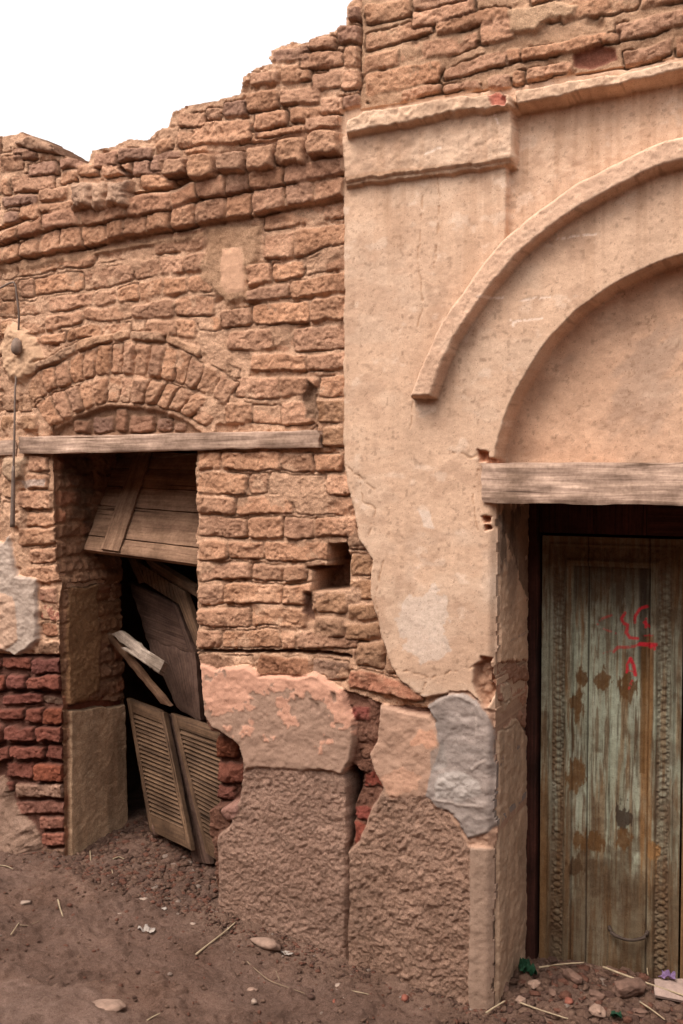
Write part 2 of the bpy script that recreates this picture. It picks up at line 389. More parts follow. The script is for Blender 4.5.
W.brick([(198, 654), (253, 655), (253, 671), (200, 672)], -.002, col=(.36, .2, .13)); W.brick([(255, 654), (311, 658), (311, 677), (256, 676)], .004, col=(.38, .2, .13))
W.brick([(313, 658), (350, 664), (350, 682), (313, 680)], -.002, col=(.30, .19, .14)); W.brick([(348, 672), (378, 671), (424, 693), (422, 702), (348, 690)], .010, col=(.38, .18, .12))
W.brick([(348, 697), (378, 699), (378, 717), (348, 716)], .004, col=(.40, .18, .12))
# left pier
W.patch([(-85, 654), (62, 654), (66, 870), (-85, 880)], -.022, col=(.13, .06, .045), edge=.004)
for (a, b, c, d, cl, h) in [(26, 46, 454, 471, BR, .01), (24, 47, 473, 490, BR, .006), (16, 51, 491, 510, BR, .01), (24, 55, 512, 527, BR, .008), (16, 53, 528, 545, BR, .01), (27, 55, 547, 563, BR, .008),
        (24, 62, 565, 583, BR, .012), (39, 58, 587, 602, (.36, .18, .12), 0), (39, 59, 604, 621, (.36, .13, .09), -.004), (39, 59, 623, 637, (.36, .19, .13), 0), (35, 59, 641, 654, (.33, .2, .14), .004),
        (-25, 28, 657, 672, RED, .005), (29, 62, 658, 675, RED, .008), (5, 62, 675, 692, RED, .01), (-26, 4, 676, 692, RED, 0), (1, 41, 694, 706, RED, .0), (42, 62, 696, 706, DK, -.01), (-26, 21, 708, 722, RED, .0), (22, 64, 708, 726, RED, .01),
        (2, 64, 726, 744, RED, .015), (-26, 1, 726, 744, RED, .015), (9, 64, 745, 761, RED, .01), (-26, 8, 747, 762, RED, .01), (4, 31, 763, 779, RED, .008), (32, 64, 764, 782, RED, .015), (4, 12, 781, 793, RED, .0), (13, 64, 783, 799, (.34, .22, .17), .012),
        (14, 64, 801, 815, (.26, .12, .09), .0), (38, 64, 817, 831, (.27, .12, .09), .0), (40, 64, 833, 847, (.28, .11, .08), .004), (40, 64, 849, 866, DK, 0),
        (0, 24, 456, 474, MUD, .0), (-30, -2, 456, 478, BR, .0), (0, 13, 478, 500, MUD, .0), (0, 14, 503, 522, MUD, 0), (-30, -2, 482, 505, BR, .0), (-30, -2, 508, 530, BR, .0), (-30, -2, 534, 558, BR, .0), (-30, -2, 562, 586, BR, .0), (-30, -2, 590, 616, BR, .0), (-30, -2, 620, 650, BR, .0)]:
    dk = cl is RED
    if b-a > 40 and dk:
        mx = a+(b-a)*R.uniform(.35, .65); W.brick([(a, c+1), (mx, c+2), (mx, d), (a, d-2)], h, col=cl, warp=.007); W.brick([(mx, c+2), (b, c), (b, d-1), (mx, d)], h+.004, col=cl, warp=.007)
    else: W.brick([(a, c), (b, c), (b, d), (a, d)], h, col=cl, warp=.005 if not dk else .007)
# red-brick joints are darker and deeper
W.line([(-20, 692), (20, 692), (62, 694)], .008, -.01, col=(.1, .045, .035)); W.line([(0, 656), (60, 656)], .006, -.015, col=(.12, .06, .05))
# smear of mud over the wall (rendered away courses)
W.patch([(204, 226), (262, 224), (258, 260), (246, 268), (250, 300), (228, 306), (214, 292), (200, 276), (205, 250)], .004, col=(.46, .29, .19), edge=.02, nz=(.003, .001))
W.patch([(222, 250), (243, 246), (247, 292), (228, 296), (222, 285)], .008, col=(.47, .285, .19), edge=.02, nz=(.0015, .0006), id=MP2)
W.patch([(-20, 262), (20, 260), (95, 248), (150, 240), (204, 230), (204, 236), (150, 247), (95, 256), (20, 270), (-20, 275)], .007, col=(.47, .29, .19), edge=.02, mode='max')
W.patch([(0, 352), (4, 335), (14, 322), (30, 330), (40, 345), (44, 358), (36, 372), (22, 386), (10, 382), (2, 370)], .024, col=(.45, .29, .19), edge=.035, nz=(.005, .002), id=KN, mode='max')
W.patch([(2, 455), (26, 456), (24, 478), (14, 484), (2, 476)], .016, col=(.48, .33, .23), edge=.02, nz=(.005, .002), mode='max')
# ---- corbel courses and the ragged parapet
lum = (.49, .28, .185)
W.patch([(-85, 262)]+C1t+C1b[::-1]+[(-85, 278)], .020, edge=.006, warp=.006, Y=-.02)
W.row(C1t, C1b, ex+[0, 17, 37.5, 59, 80.5, 105, 122.5, 144.5, 169.5, 194.5, 224.5, 251, 284, 312, 345], .034, col=lum, id=PARA, r=.014, k=.004)
C2t = [(0, 230), (15, 225), (40, 214), (79, 208), (80, 205), (126, 196), (170, 190), (194, 179), (225, 173), (248, 167), (283, 163), (341, 155)]
C2b = [(0, 243), (15, 239), (40, 232), (79, 227), (126, 217), (170, 209), (195, 199), (224, 197), (248, 191), (283, 186), (341, 173)]
W.patch([(-85, 248)]+C2t+C2b[::-1]+[(-85, 260)], .034, edge=.006, warp=.006, Y=-.03)
C2LATE = lambda: W.row(C2t, C2b, ex+[0, 15, 40, 79.5, 126, 170, 194, 225, 248.5, 283, 345], .048, col=(.42, .23, .15), id=PARA, r=.013)
skyA = [(-85, 120), (-40, 128), (0, 138), (12, 138), (28, 134), (46, 141), (64, 151), (66, 156), (82, 161), (93, 166), (96, 152), (117, 148), (135, 141), (150, 142), (156, 135), (171, 129), (172, 131), (175, 123), (177, 116), (184, 110), (205, 106), (220, 103), (244, 96), (247, 84), (248, 79), (262, 70), (276, 66), (272, 60), (271, 50), (290, 43), (308, 42), (322, 36), (335, 34), (345, 26), (347, 8), (352, 0), (360, -12), (380, -26), (400, -30), (470, -62), (560, -80), (790, -130)]
q = W.px(skyA)
full = q+[(1.6, q[-1][1]), (1.6, -1), (-5, -1), (-5, q[0][1])]
W.K &= psdf(full, W.U+W.wu*.005, W.V+W.wv*.007) < .002
para = [skyA[0]]+skyA+[]
pm = psdf(W.px([(-90, 100)]+skyA[:28]+[(362, 24), (363, 100), (345, 160), (340, 172)]+off(C2t, 0)[::-1]+[(-90, 250)]), W.U, W.V) < 0
W.ID[pm] = PARA
W.H[pm] = (.031+W.n0*.004+W.n1*.004+W.n2*.002-.014*dp)[pm]
def pb(a, b, c, d, h=.04, sk=None, col=BR, **k):
    sl = -.10*(b-a) if sk is None else sk       # courses climb to the right
    W.brick([(a, c-sl/2), (b, c+sl/2), (b, d+sl/2), (a, d-sl/2)], h, col=col, id=PARA, **k)
PB = [(-80, -45, 205, 228), (-43, -2, 205, 226), (-70, -30, 180, 200), (-28, -2, 182, 200), (-80, -42, 158, 176), (-40, -4, 158, 178), (-78, -40, 134, 155), (-38, 0, 138, 156),
      (0, 9, 178, 196), (10, 54, 173, 191), (0, 37, 193, 206), (39, 66, 187, 201), (18, 38, 203, 219), (39, 72, 202, 214), (0, 17, 210, 224), (12, 36, 146, 160), (0, 11, 141, 152), (0, 24, 156, 172), (26, 57, 162, 177), (58, 82, 158, 170), (75, 96, 163, 176), (58, 76, 172, 184),
      (93, 118, 149, 167), (117, 152, 144, 160), (132, 172, 158, 175), (100, 130, 163, 176), (154, 172, 138, 152), (139, 172, 172, 189), (150, 180, 150, 170),
      (184, 210, 145, 153), (238, 302, 127, 140), (302, 342, 114, 130), (192, 252, 119, 143), (175, 194, 131, 148), (253, 287, 109, 127), (287, 320, 105, 122), (320, 345, 95, 114),
      (176, 205, 111, 127), (205, 221, 106, 121), (221, 246, 99, 116), (243, 278, 90, 110), (278, 320, 86, 104), (248, 278, 71, 86), (278, 309, 64, 81), (309, 342, 68, 88),
      (271, 309, 46, 62), (307, 336, 37, 51), (298, 342, 51, 67), (336, 362, 24, 43), (342, 363, 44, 66), (342, 363, 68, 88), (342, 362, 92, 108), (345, 364, 2, 21), (254, 300, 127, 136)]
for p in PB: pb(*p, h=R.uniform(.038, .050), r=R.uniform(.008, .012), col=(BR if R.random() < .7 else (.36, .21, .15)))
W.brick([(11, 141), (28, 134), (63, 150), (60, 158), (36, 152), (12, 147)], .06, id=PARA, col=(.36, .23, .165), r=.016)
for (a, b, c, d) in [(66, 88, 180, 208), (86, 104, 178, 207), (103, 125, 176, 204)]: pb(a, b, c, d, .085, r=.03, warp=.012, col=(.43, .28, .2))
W.patch([(156, 158), (184, 154), (243, 143), (340, 122), (345, 160), (250, 168), (200, 178), (158, 178)], .030, edge=.01, Y=-.05, col=(.36, .21, .14))
for (a, b, c, d) in [(158, 184, 154, 173), (184, 213, 151, 177), (212, 243, 147, 170), (242, 273, 141, 167), (271, 304, 134, 163), (303, 338, 126, 154)]:
    pb(a+.5, b-.5, c+1, d+1, .078, r=.012, k=.004, warp=.005, col=(.48, .285, .19))
W.line([(128, 172), (136, 178), (132, 186)], .014, -.03, col=DK)

C2LATE()
# ================================================================== plastered front on the right
plcol = lambda U, V: np.array(PL)*(1+.08*fbm(U*4, V*3, 3, 91)+.05*fbm(U*40, V*3.5, 3, 92))[..., None]*np.array([1, 1, 1])
RB = [(345, 100), (345, 465), (352, 500), (360, 540), (366, 548), (375, 560), (372, 590), (378, 615), (382, 640), (392, 665), (400, 680), (425, 697), (462, 692), (480, 700), (492, 720), (497, 1030), (800, 1030), (900, 60), (683, 59), (513, 86), (498, 90), (440, 98), (342, 112)]
W.patch(RB, .020, col=plcol, edge=.006, warp=.012, id=PLA, nz=(.0009, .0004), wf=.6)
# upper masonry of the right house
ur = psdf(W.px([(364, 112), (363, 60), (365, -20), (370, -60), (420, -140), (900, -200), (900, 55), (683, 60), (513, 88), (440, 100)]), W.U, W.V) < 0
W.ID[ur] = TOPB; W.H[ur] = (.024+W.n0*.004+W.n1*.004-.012*dp)[ur]; W.C[ur] = (np.array((.47, .30, .20))*(1+.1*W.n0)[..., None])[ur]
def tb(a, b, c, d, sl=-.17, h=.034, col=BR):
    s_ = sl*(b-a); W.brick([(a, c), (b, c+s_), (b, d+s_), (a, d)], h, col=col, id=TOPB, r=.009)
for p in [(364, 410, 3, 24, -.2), (411, 456, -8, 12, -.2), (456, 520, -18, 3, -.2), (364, 432, 31, 50, -.26), (410, 474, 10, 28, -.2), (433, 512, 20, 36, -.22), (476, 512, 22, 40, -.2), (512, 560, 10, 30, -.2),
          (364, 399, 53, 74, -.2), (399, 476, 45, 63, -.2), (477, 515, 32, 48, -.25), (518, 610, 47, 61, -.2), (560, 640, 4, 24, -.2), (615, 690, 21, 41, -.2), (364, 440, 74, 97, -.22), (441, 514, 64, 80, -.25), (505, 520, 47, 62, -.2),
          (365, 399, 95, 103, -.1), (401, 442, 88, 100, -.17), (442, 481, 83, 94, -.15), (486, 514, 74, 90, -.15), (512, 526, 67, 85, -.1), (527, 573, 67, 82, -.18), (622, 672, 48, 66, -.22), (674, 720, 39, 57, -.2), (690, 760, 5, 24, -.2), (720, 790, 28, 46, -.2), (620, 700, -20, 2, -.2), (530, 610, -14, 4, -.2), (600, 620, 33, 45, -.2), (500, 580, -46, -28, -.2), (420, 500, -36, -20, -.2), (590, 680, -60, -40, -.2), (640, 760, -8, 10, -.2)]:
    tb(*p)
W.patch([(576, 54), (600, 47), (619, 50), (620, 62), (590, 71), (575, 70)], .010, col=(.27, .115, .08), edge=.012)
W.patch([(512, 12), (560, 5), (582, 12), (578, 22), (555, 24), (538, 37), (512, 38)], .044, col=(.50, .33, .22), edge=.012, mode='max')
W.line([(363.5, 0), (363.5, 92)], .006, -.02)
# field above the arch sits back, pilaster shaft and capital stand forward
W.patch([(511, 108), (512, 160), (508, 165), (507, 240), (520, 260), (900, 200), (900, 50), (683, 80)], -.012, col=None, edge=.006, warp=.004, nz=(.002, .0006))
CAPY = -.052
W.patch([(341, 136), (420, 122), (511, 106), (513, 160), (440, 169), (343, 182)], .052, col=plcol, edge=.005, warp=.007, id=CAPI, Y=CAPY, nz=(.003, .0008))
W.patch([(341, 176), (440, 165), (513, 156), (513, 165), (440, 175), (344, 187)], .040, col=lambda U, V: np.array((.40, .25, .165))*(1+.1*fbm(U*20, V*20, 2, 4))[..., None], edge=.006, warp=.01, id=CAPI, Y=-.04, mode='max', nz=(.004, .001))
cornc = lambda U, V: np.array((.52, .355, .25))*(1+.12*fbm(U*12, V*12, 3, 41))[..., None]
W.patch([(344, 118), (362, 108), (440, 97), (500, 88), (511, 90), (511, 107), (470, 111), (420, 121), (343, 137)], .088, col=cornc, edge=.012, warp=.010, id=CORN, Y=-.088, nz=(.005, .0015))
W.patch([(513, 88), (600, 73), (683, 58), (900, 20), (900, 40), (683, 73), (600, 88), (513, 107)], .062, col=cornc, edge=.010, warp=.007, id=CORN, Y=-.062, nz=(.004, .0012))
W.patch([(488, 90), (497, 84), (508, 95), (506, 106), (494, 104)], .06, col=(.30, .085, .06), edge=.01, warp=.01, Y=-.08, nz=(.006, .003))
# moulding and niche, true circles around one centre
AX = -.305
def circ(Yp, pts):
    P = np.array([atY(x, y, Yp)[[0, 2]] for x, y in pts]); 
    a = np.c_[2*P[:, 1], np.ones(len(P))]; b = (P**2).sum(1)-2*AX*P[:, 0]+0
    s_ = np.linalg.lstsq(a, b, rcond=None)[0]; cz = s_[0]; r = math.sqrt(s_[1]+cz*cz+AX*AX-0) if True else 0
    r = float(np.mean(np.hypot(P[:, 0]-AX, P[:, 1]-cz))); return cz, r
MH = .078
cz1, ro = circ(-MH, [(410, 395), (425, 350), (450, 305), (490, 255), (540, 205), (600, 165), (683, 135)])
cz2, ri = circ(0., [(497, 460), (515, 400), (560, 335), (620, 285), (683, 255)])
mw = .080
er = .005*fbm(W.U*6, W.V*6, 3, 71)+.0008*W.n2
_r0 = np.hypot(W.U-AX, W.V-cz1); _in = (_r0 < ro-.02) & (W.V > cz1-.05); W.H[_in] = (.020+.0009*W.n1+.0005*W.n2)[_in]
rad = _r0+er
zb = atY(410, 400, -MH)[2]
dm = np.maximum(np.abs(rad-(ro-mw/2))-mw/2, zb-(W.V+er)); wM = sm(-dm, -.0005, .004)
W.H = W.H*(1-wM)+(MH+.0018*W.n1+.0012*W.n2-.020*sm(dm, -.014, 0))*wM; inM = dm < 0; W.ID[inM] = MOULD
W.C[inM] = (np.array((.53, .35, .25))*(1+.10*W.n0+.05*W.n1)[..., None])[inM]
rad2 = np.hypot(W.U-AX, W.V-cz2)+er*1.0
ztop = 1.70
inN = (rad2 < ri) & (W.V > cz2) | ((np.abs(W.U-AX)+er < ri) & (W.V <= cz2) & (W.V > ztop))
wN = sm(np.where(W.V > cz2, ri-rad2, ri-np.abs(W.U-AX)-er), -.006, .004)*(W.V > ztop)
W.H = W.H*(1-wN)+(-.078+.004*W.n0+.0012*W.n1+.0005*W.n2)*wN; W.ID[inN] = NICHE
W.C[inN] = (np.array((.50, .32, .22))*(1+.10*W.n0+.05*W.n1)[..., None])[inN]
st = sm(fbm(W.U*5+3, W.V*7-W.U*4, 4, 313), .12, .6)*inN
W.C = W.C*(1-.42*st[..., None])+np.array((.26, .19, .15))*.42*st[..., None]
_rs = np.isin(W.ID, (PLA, CAPI, MOULD, NICHE, CORN))
st = sm(fbm(W.U*2.1+4, W.V*2.6, 5, 611), -.1, .6)*_rs
W.C = W.C*(1-.38*st[..., None])+np.array((.40, .265, .19))*.38*st[..., None]
st = sm(fbm(W.U*5.5+4, W.V*9, 5, 613), .1, .55)*_rs
W.C = W.C*(1-.30*st[..., None])+np.array((.56, .42, .32))*.30*st[..., None]
st = sm(fbm(W.U*9, W.V*11, 5, 617), .28, .6)*_rs
W.C = W.C*(1-.38*st[..., None])+np.array((.33, .205, .14))*.38*st[..., None]
st = sm(fbm(W.U*60, W.V*60, 3, 619), .62, .8)*_rs
W.C = W.C*(1-.5*st[..., None])+np.array((.24, .15, .10))*.5*st[..., None]
st = sm(fbm(W.U*38+2, W.V*1.6, 4, 621), .15, .6)*np.isin(W.ID, (PLA, CAPI))*(sm(W.V, 2.2, 2.7)+.4*sm(-W.V, -1.4, -.7))
W.C = W.C*(1-.34*st[..., None])+np.array((.34, .20, .125))*.34*st[..., None]
# plaster wear: pale scratches, cracks, stains
rp = (W.ID == PLA)
st = sm(fbm(W.U*3.2+9, W.V*4, 4, 515), .15, .7)*rp*sm(-W.V, -2.1, -1.2)
W.C = W.C*(1-.35*st[..., None])+np.array((.66, .55, .46))*.35*st[..., None]
st = sm(fbm(W.U*26, W.V*1.3, 3, 525), .35, .8)*((W.ID == PLA) | (W.ID == CAPI))*sm(W.V, 1.9, 2.6)
W.C = W.C*(1-.35*st[..., None])+np.array((.36, .22, .14))*.35*st[..., None]
st = sm(fbm(W.U*14, W.V*18, 4, 535), .55, .85)*rp
W.C = W.C*(1-.3*st[..., None])+np.array((.68, .54, .44))*.3*st[..., None]
for P in [[(521, 302), (553, 297)], [(514, 324), (530, 320), (544, 319)], [(512, 321), (516, 327)], [(485, 300), (505, 298)], [(560, 240), (600, 236)], [(430, 158), (452, 150)], [(500, 120), (502, 128)]]:
    W.line(P, .005, -.001, col=(.78, .64, .54), cf=.6, brk=-.3)
for P in [[(345, 465), (362, 476), (376, 488)], [(362, 476), (366, 500), (378, 510), (372, 535)], [(415, 400), (411, 430)], [(450, 450), (470, 458), (482, 452)], [(478, 470), (474, 500), (479, 530)], [(386, 560), (378, 600), (384, 650)], [(395, 668), (430, 676), (480, 665)], [(432, 676), (420, 695)], [(424, 190), (420, 260), (426, 300), (418, 330)], [(440, 180), (438, 270)]]:
    W.line(P, .0035, -.003, col=(.34, .20, .12), cf=.6, warp=.007, brk=-.3)
W.patch([(418, 509), (432, 512), (438, 530), (424, 528)], None, col=(.62, .52, .45), cf=.5)
W.patch([(400, 600), (440, 590), (455, 640), (430, 665), (398, 640)], None, col=(.58, .50, .44), cf=.45, warp=.04)
for (x, y, s_) in [(493, 463, 7), (484, 455, 6), (489, 520, 5), (490, 530, 4), (500, 640, 4), (488, 660, 6)]:
    W.patch([(x-s_, y-s_), (x+s_, y-s_*.8), (x+s_*.8, y+s_), (x-s_*.7, y+s_*.9)], -.01, col=(.38, .17, .10), edge=.008, warp=.012, nz=(.006, .003))
W.patch([(476, 665), (490, 655), (497, 668), (497, 695), (490, 712), (478, 690)], -.02, col=(.36, .21, .14), edge=.01, warp=.012, nz=(.009, .004))

# ---- lower wall: pink patch, smooth patches, roughcast blocks, crumbled gaps
def lowback(P, deep, col, seedcol=RED):
    W.patch(P, deep, col=col, edge=.012, warp=.014, nz=(.012, .004))
LB = [(196, 655), (500, 680), (500, 1040), (196, 1040)]
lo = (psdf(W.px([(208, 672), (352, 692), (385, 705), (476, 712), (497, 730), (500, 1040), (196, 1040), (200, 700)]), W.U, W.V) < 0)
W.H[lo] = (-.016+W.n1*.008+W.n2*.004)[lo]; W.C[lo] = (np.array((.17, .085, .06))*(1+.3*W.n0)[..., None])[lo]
for (a, b, c, d, h) in [(350, 372, 705, 722, -.0), (352, 380, 720, 742, -.015), (358, 384, 742, 760, -.01), (362, 388, 772, 790, -.01), (356, 374, 784, 802, -.02), (354, 372, 805, 822, -.01), (352, 366, 822, 846, -.005),
                        (208, 222, 838, 870, -.03), (208, 220, 872, 905, -.03)]:
    W.brick([(a, c), (b, c), (b, d), (a, d)], h, col=(.24, .07, .05) if R.random() < .5 else (.26, .14, .10), r=.02, warp=.010, Y=0)
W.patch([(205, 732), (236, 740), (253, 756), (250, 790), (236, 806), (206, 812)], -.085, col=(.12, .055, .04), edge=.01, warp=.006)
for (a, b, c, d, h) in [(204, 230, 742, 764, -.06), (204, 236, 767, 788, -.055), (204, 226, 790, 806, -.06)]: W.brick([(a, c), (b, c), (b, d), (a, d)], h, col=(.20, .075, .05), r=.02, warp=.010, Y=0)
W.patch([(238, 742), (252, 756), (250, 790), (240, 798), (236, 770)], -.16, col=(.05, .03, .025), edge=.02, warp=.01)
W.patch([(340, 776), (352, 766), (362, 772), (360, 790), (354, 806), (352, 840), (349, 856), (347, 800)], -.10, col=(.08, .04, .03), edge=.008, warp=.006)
rcol = lambda c: (lambda U, V: np.array(c)*(1+.12*fbm(U*6, V*6, 3, 61)+.16*fbm(U*55, V*70, 3, 62))[..., None])
chis = lambda h0: (lambda U, V: h0+.003*fbm(U*12, V*12, 3, 301)+.0030*fbm(U*78, V*74, 3, 302)+.0015*fbm(U*150, V*150, 1, 303))
W.patch([(240, 756), (300, 762), (346, 770), (350, 786), (348, 860), (348, 1040), (222, 1040), (217, 905), (217, 836), (228, 828), (238, 800), (240, 775)], chis(.006), col=rcol((.39, .25, .19)), edge=.014, warp=.006, id=ROUGHL, nz=(.002, .002))
W.patch([(372, 806), (385, 784), (430, 780), (470, 800), (480, 832), (476, 1040), (348, 1040), (349, 850), (360, 840)], chis(.016), col=rcol((.40, .255, .188)), edge=.012, warp=.006, id=ROUGHR, nz=(.0045, .002))
W.patch([(472, 838), (480, 822), (492, 812), (500, 796), (500, 1060), (470, 1060)], lambda U, V: .030-.25*np.clip(U-(-1.085), 0, 1), col=lambda U, V: np.array((.29, .20, .15))*(1+.15*fbm(U*10, V*10, 3, 8))[..., None], edge=.004, warp=.004, id=PLA, nz=(.002, .0006))
pk = W.px([(203, 664), (218, 668), (246, 664), (262, 674), (300, 676), (316, 672), (345, 690), (350, 708), (355, 720), (355, 745), (352, 762), (345, 775), (320, 772), (282, 768), (246, 768), (238, 745), (226, 735), (212, 728), (204, 715)])
W.patch(pk, .017, col=(.30, .195, .145), edge=.012, warp=.008, id=PINK, uv=True, nz=(.003, .0006))
pn = fbm(W.U*9, W.V*13, 4, 801)+.7*fbm(W.U*34, W.V*34, 3, 802)
zc = W.px([(280, 718)])[0]
bias = sm(W.V, zc[1]-.14, zc[1]+.20)*1.7-.85
pinkm = sm(pn*.8+bias, -.02, .06)*(W.ID == PINK)
W.C = W.C*(1-.9*pinkm[..., None])+np.array((.50, .275, .195))*.9*pinkm[..., None]; W.H += .0018*pinkm
W.brick([(224, 801), (240, 797), (246, 806), (238, 822), (222, 826), (216, 812)], .02, col=(.30, .17, .14), r=.03, warp=.004, Y=0, k=.012)
for (x, y, s_) in [(312, 702, 4), (318, 707, 4), (336, 696, 4), (298, 698, 3), (228, 672, 3)]:
    W.patch([(x-s_, y-s_*1.6), (x+s_*.6, y-s_), (x+s_, y+s_*1.5), (x, y+s_*1.8)], .012, col=(.25, .16, .12), edge=.008)
W.patch([(380, 704), (400, 708), (430, 712), (452, 735), (450, 760), (440, 790), (412, 797), (388, 794), (378, 776), (370, 752), (378, 740)], .020, col=lambda U, V: np.array((.34, .215, .155))*(1+.1*fbm(U*15, V*15, 3, 71))[..., None], edge=.010, warp=.010, id=LOWP, nz=(.003, .0008))
W.patch([(418, 730), (436, 728), (442, 742), (430, 752), (415, 748)], None, col=(.50, .27, .18), cf=.7, warp=.03)
W.patch([(384, 778), (400, 770), (425, 780), (422, 792), (395, 794)], None, col=(.50, .29, .20), cf=.6, warp=.03)
cemc = lambda U, V: np.array((.26, .212, .188))*(1+.25*fbm(U*9, V*22, 4, 55))[..., None]
W.patch([(446, 700), (450, 690), (470, 690), (497, 712), (499, 850), (470, 845), (446, 806)], .012, col=(.36, .225, .16), edge=.006, id=LOWP, nz=(.005, .002))
W.patch([(426, 704), (440, 696), (462, 692), (480, 700), (492, 716), (497, 738), (496, 760), (499, 775), (499, 800), (500, 826), (486, 836), (470, 838), (455, 815), (440, 806), (428, 796), (430, 782), (436, 765), (442, 745), (436, 720)], lambda U, V: .019+.003*fbm(U*8, V*9, 4, 56)+.0012*fbm(U*24+V*12, V*60, 3, 57), col=cemc, edge=.010, warp=.010, id=CEM, nz=(.003, .0006))
W.patch([(440, 775), (460, 768), (480, 778), (484, 795), (460, 803), (438, 796)], .004, col=(.38, .34, .31), cf=.5, mode='add', edge=.03, warp=.02)
W.patch([(432, 752), (450, 735), (452, 762), (436, 775)], None, col=(.22, .19, .17), cf=.6, warp=.02)
for P in [[(430, 700), (455, 693), (478, 703), (484, 716)], [(438, 797), (460, 803), (485, 806)], [(474, 768), (480, 763), (487, 760)], [(477, 715), (478, 735)]]:
    W.line(P, .006, .002, col=(.40, .33, .29), cf=.5)
# left plaster patch, mound of old render at the wall foot
W.patch([(-70, 560), (-20, 540), (4, 542), (10, 534), (14, 558), (18, 574), (38, 578), (38, 640), (30, 650), (18, 657), (6, 652), (-30, 656), (-70, 650)], .014, col=lambda U, V: np.array((.38, .30, .25))*(1+.12*fbm(U*12, V*9, 4, 17))[..., None], edge=.012, warp=.008, id=MPATCH, nz=(.004, .001))
W.patch([(-20, 585), (16, 596), (22, 640), (8, 650), (-20, 652)], .018, col=(.42, .28, .205), edge=.01, warp=.01, nz=(.005, .001))
W.patch([(20, 480), (46, 478), (46, 486), (24, 489)], None, col=(.5, .46, .44), cf=.5)
W.patch([(-80, 770), (0, 775), (14, 800), (30, 826), (40, 850), (44, 900), (-80, 920)], lambda U, V: .028+.05*sm(-V, -.42, -.12), col=(.28, .185, .14), edge=.05, warp=.02, nz=(.006, .002))
# putlog hole
W.patch([(305, 567), (326, 566), (328, 545), (346, 543), (350, 560), (350, 590), (312, 592), (312, 572)], -.15, col=(.24, .13, .085), edge=.004, warp=.004, nz=(.02, .006))
W.patch([(304, 592), (313, 592), (312, 622), (302, 612)], -.03, col=(.25, .14, .1), edge=.015)
W.line([(309, 432), (316, 425), (318, 448)], .004, -.01, col=DK)
W.patch([(305, 378), (318, 380), (316, 420), (304, 418)], -.022, col=(.30, .19, .13), edge=.02, warp=.02)
# doorways
W.cut([(52, 446), (54, 500), (56, 560), (63, 583), (59, 600), (59, 655), (62, 700), (64, 848), (67, 960), (216, 960), (216, 905), (211, 850), (208, 832), (208, 733), (203, 722), (202, 665), (196, 652), (195, 446)], warp=.004)
zl = atY(500, 500)[2]; xj = atY(497, 600)[0]
W.cut([(xj, zl), (xj, -1), (.41, -1), (.41, zl)], warp=.007, uv=True)
rd = sm(W.U, xj-.035, xj+.002)**2*(W.V < zl)*(W.U < xj+.01)*(W.ID >= 10); W.H -= .022*rd
# overall dirt near the foot of the wall: splashed soil
sp = sm(-W.V, -.55, .05)*(.35+.25*fbm(W.U*6, W.V*8, 3, 44)); sp = np.clip(sp, 0, .7)[..., None]
W.C = W.C*(1-sp)+np.array((.21, .135, .10))*sp
_l = W.C.mean(-1, keepdims=True); W.C = np.clip(_l+(W.C-_l)*1.05, .01, 1)*np.array((1.02, 1.0, .99))
left = empty('mud_brick_house', (-2.4, 0, .1), 'ragged mud brick house front with a relieving arch over its broken doorway', 'building')
right = empty('plastered_house', (-.4, 0, 0), 'tan plastered house front with round arch moulding over a carved door', 'building')
parts = {WALL: ('brick_wall', M['brick']), PARA: ('parapet', M['brick']), ARCH: ('relieving_arch', M['brick']), MPATCH: ('plaster_patch', M['plaster']), KN: ('mud_patch', M['plaster']), MP2: ('plaster_patch', M['plaster']), ROUGHL: ('roughcast_base', M['rough']), PINK: ('pink_plaster', M['plaster']),
         PLA: ('plaster_wall', M['plaster']), TOPB: ('upper_brickwork', M['brick']), CORN: ('cornice', M['plaster']), CAPI: ('pilaster_capital', M['plaster']), MOULD: ('arch_moulding', M['plaster']), NICHE: ('arch_niche', M['plaster']), CEM: ('cement_patch', M['plaster']), ROUGHR: ('roughcast_base', M['rough']), LOWP: ('plaster_patch', M['plaster'])}
W.flip = False
W.build(parts, .37, parent=lambda i: left if i < 10 else right)

# ---- jamb of the left doorway
XL = atY(58, 650)[0]
J = Canvas(np.arange(-.004, .385, .004), np.arange(-.1, 1.95, .004), lambda u, v, h: np.c_[XL+h, u, v], lambda x, y, X: tuple(atX(x, y, XL)[[1, 2]]))
ed = [(53, 450), (55, 500), (57, 560), (62, 583), (59, 600), (60, 655), (63, 700), (64.5, 848), (66, 900)]
ep = np.array([atY(x, y)[[0, 2]] for x, y in ed])[::-1]
tl = np.interp(J.V, ep[:, 1], ep[:, 0])-XL
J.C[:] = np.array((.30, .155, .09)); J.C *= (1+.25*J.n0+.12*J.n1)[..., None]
J.H[:] = J.n0*.006+J.n1*.007+J.n2*.002
for k in range(30):
    z0 = -.1+k*.068; o_ = (k % 2)*.09
    for u0 in (-.12+o_, .06+o_, .24+o_):
        c_ = (.25, .13, .08) if R.random() < .75 else (.26, .09, .05)
        a = [(u0, z0), (u0+.17, z0), (u0+.17, z0+.062), (u0, z0+.062)]
        S = J.sub(a, .01); d = np.maximum(np.abs(J.U[S]+J.wu[S]*.008-(u0+.085))-.085, np.abs(J.V[S]+J.wv[S]*.008-(z0+.031))-.031)
        w = sm(-d, 0, .012); J.H[S] += w*.010; w = w[..., None]*.6; J.C[S] = J.C[S]*(1-w)+np.array(c_)*w
J.patch([(63, 583), (93, 583), (98, 640), (92, 690), (80, 700), (62, 706)], .018, col=(.27, .145, .075), edge=.01, warp=.014, nz=(.003, .001))
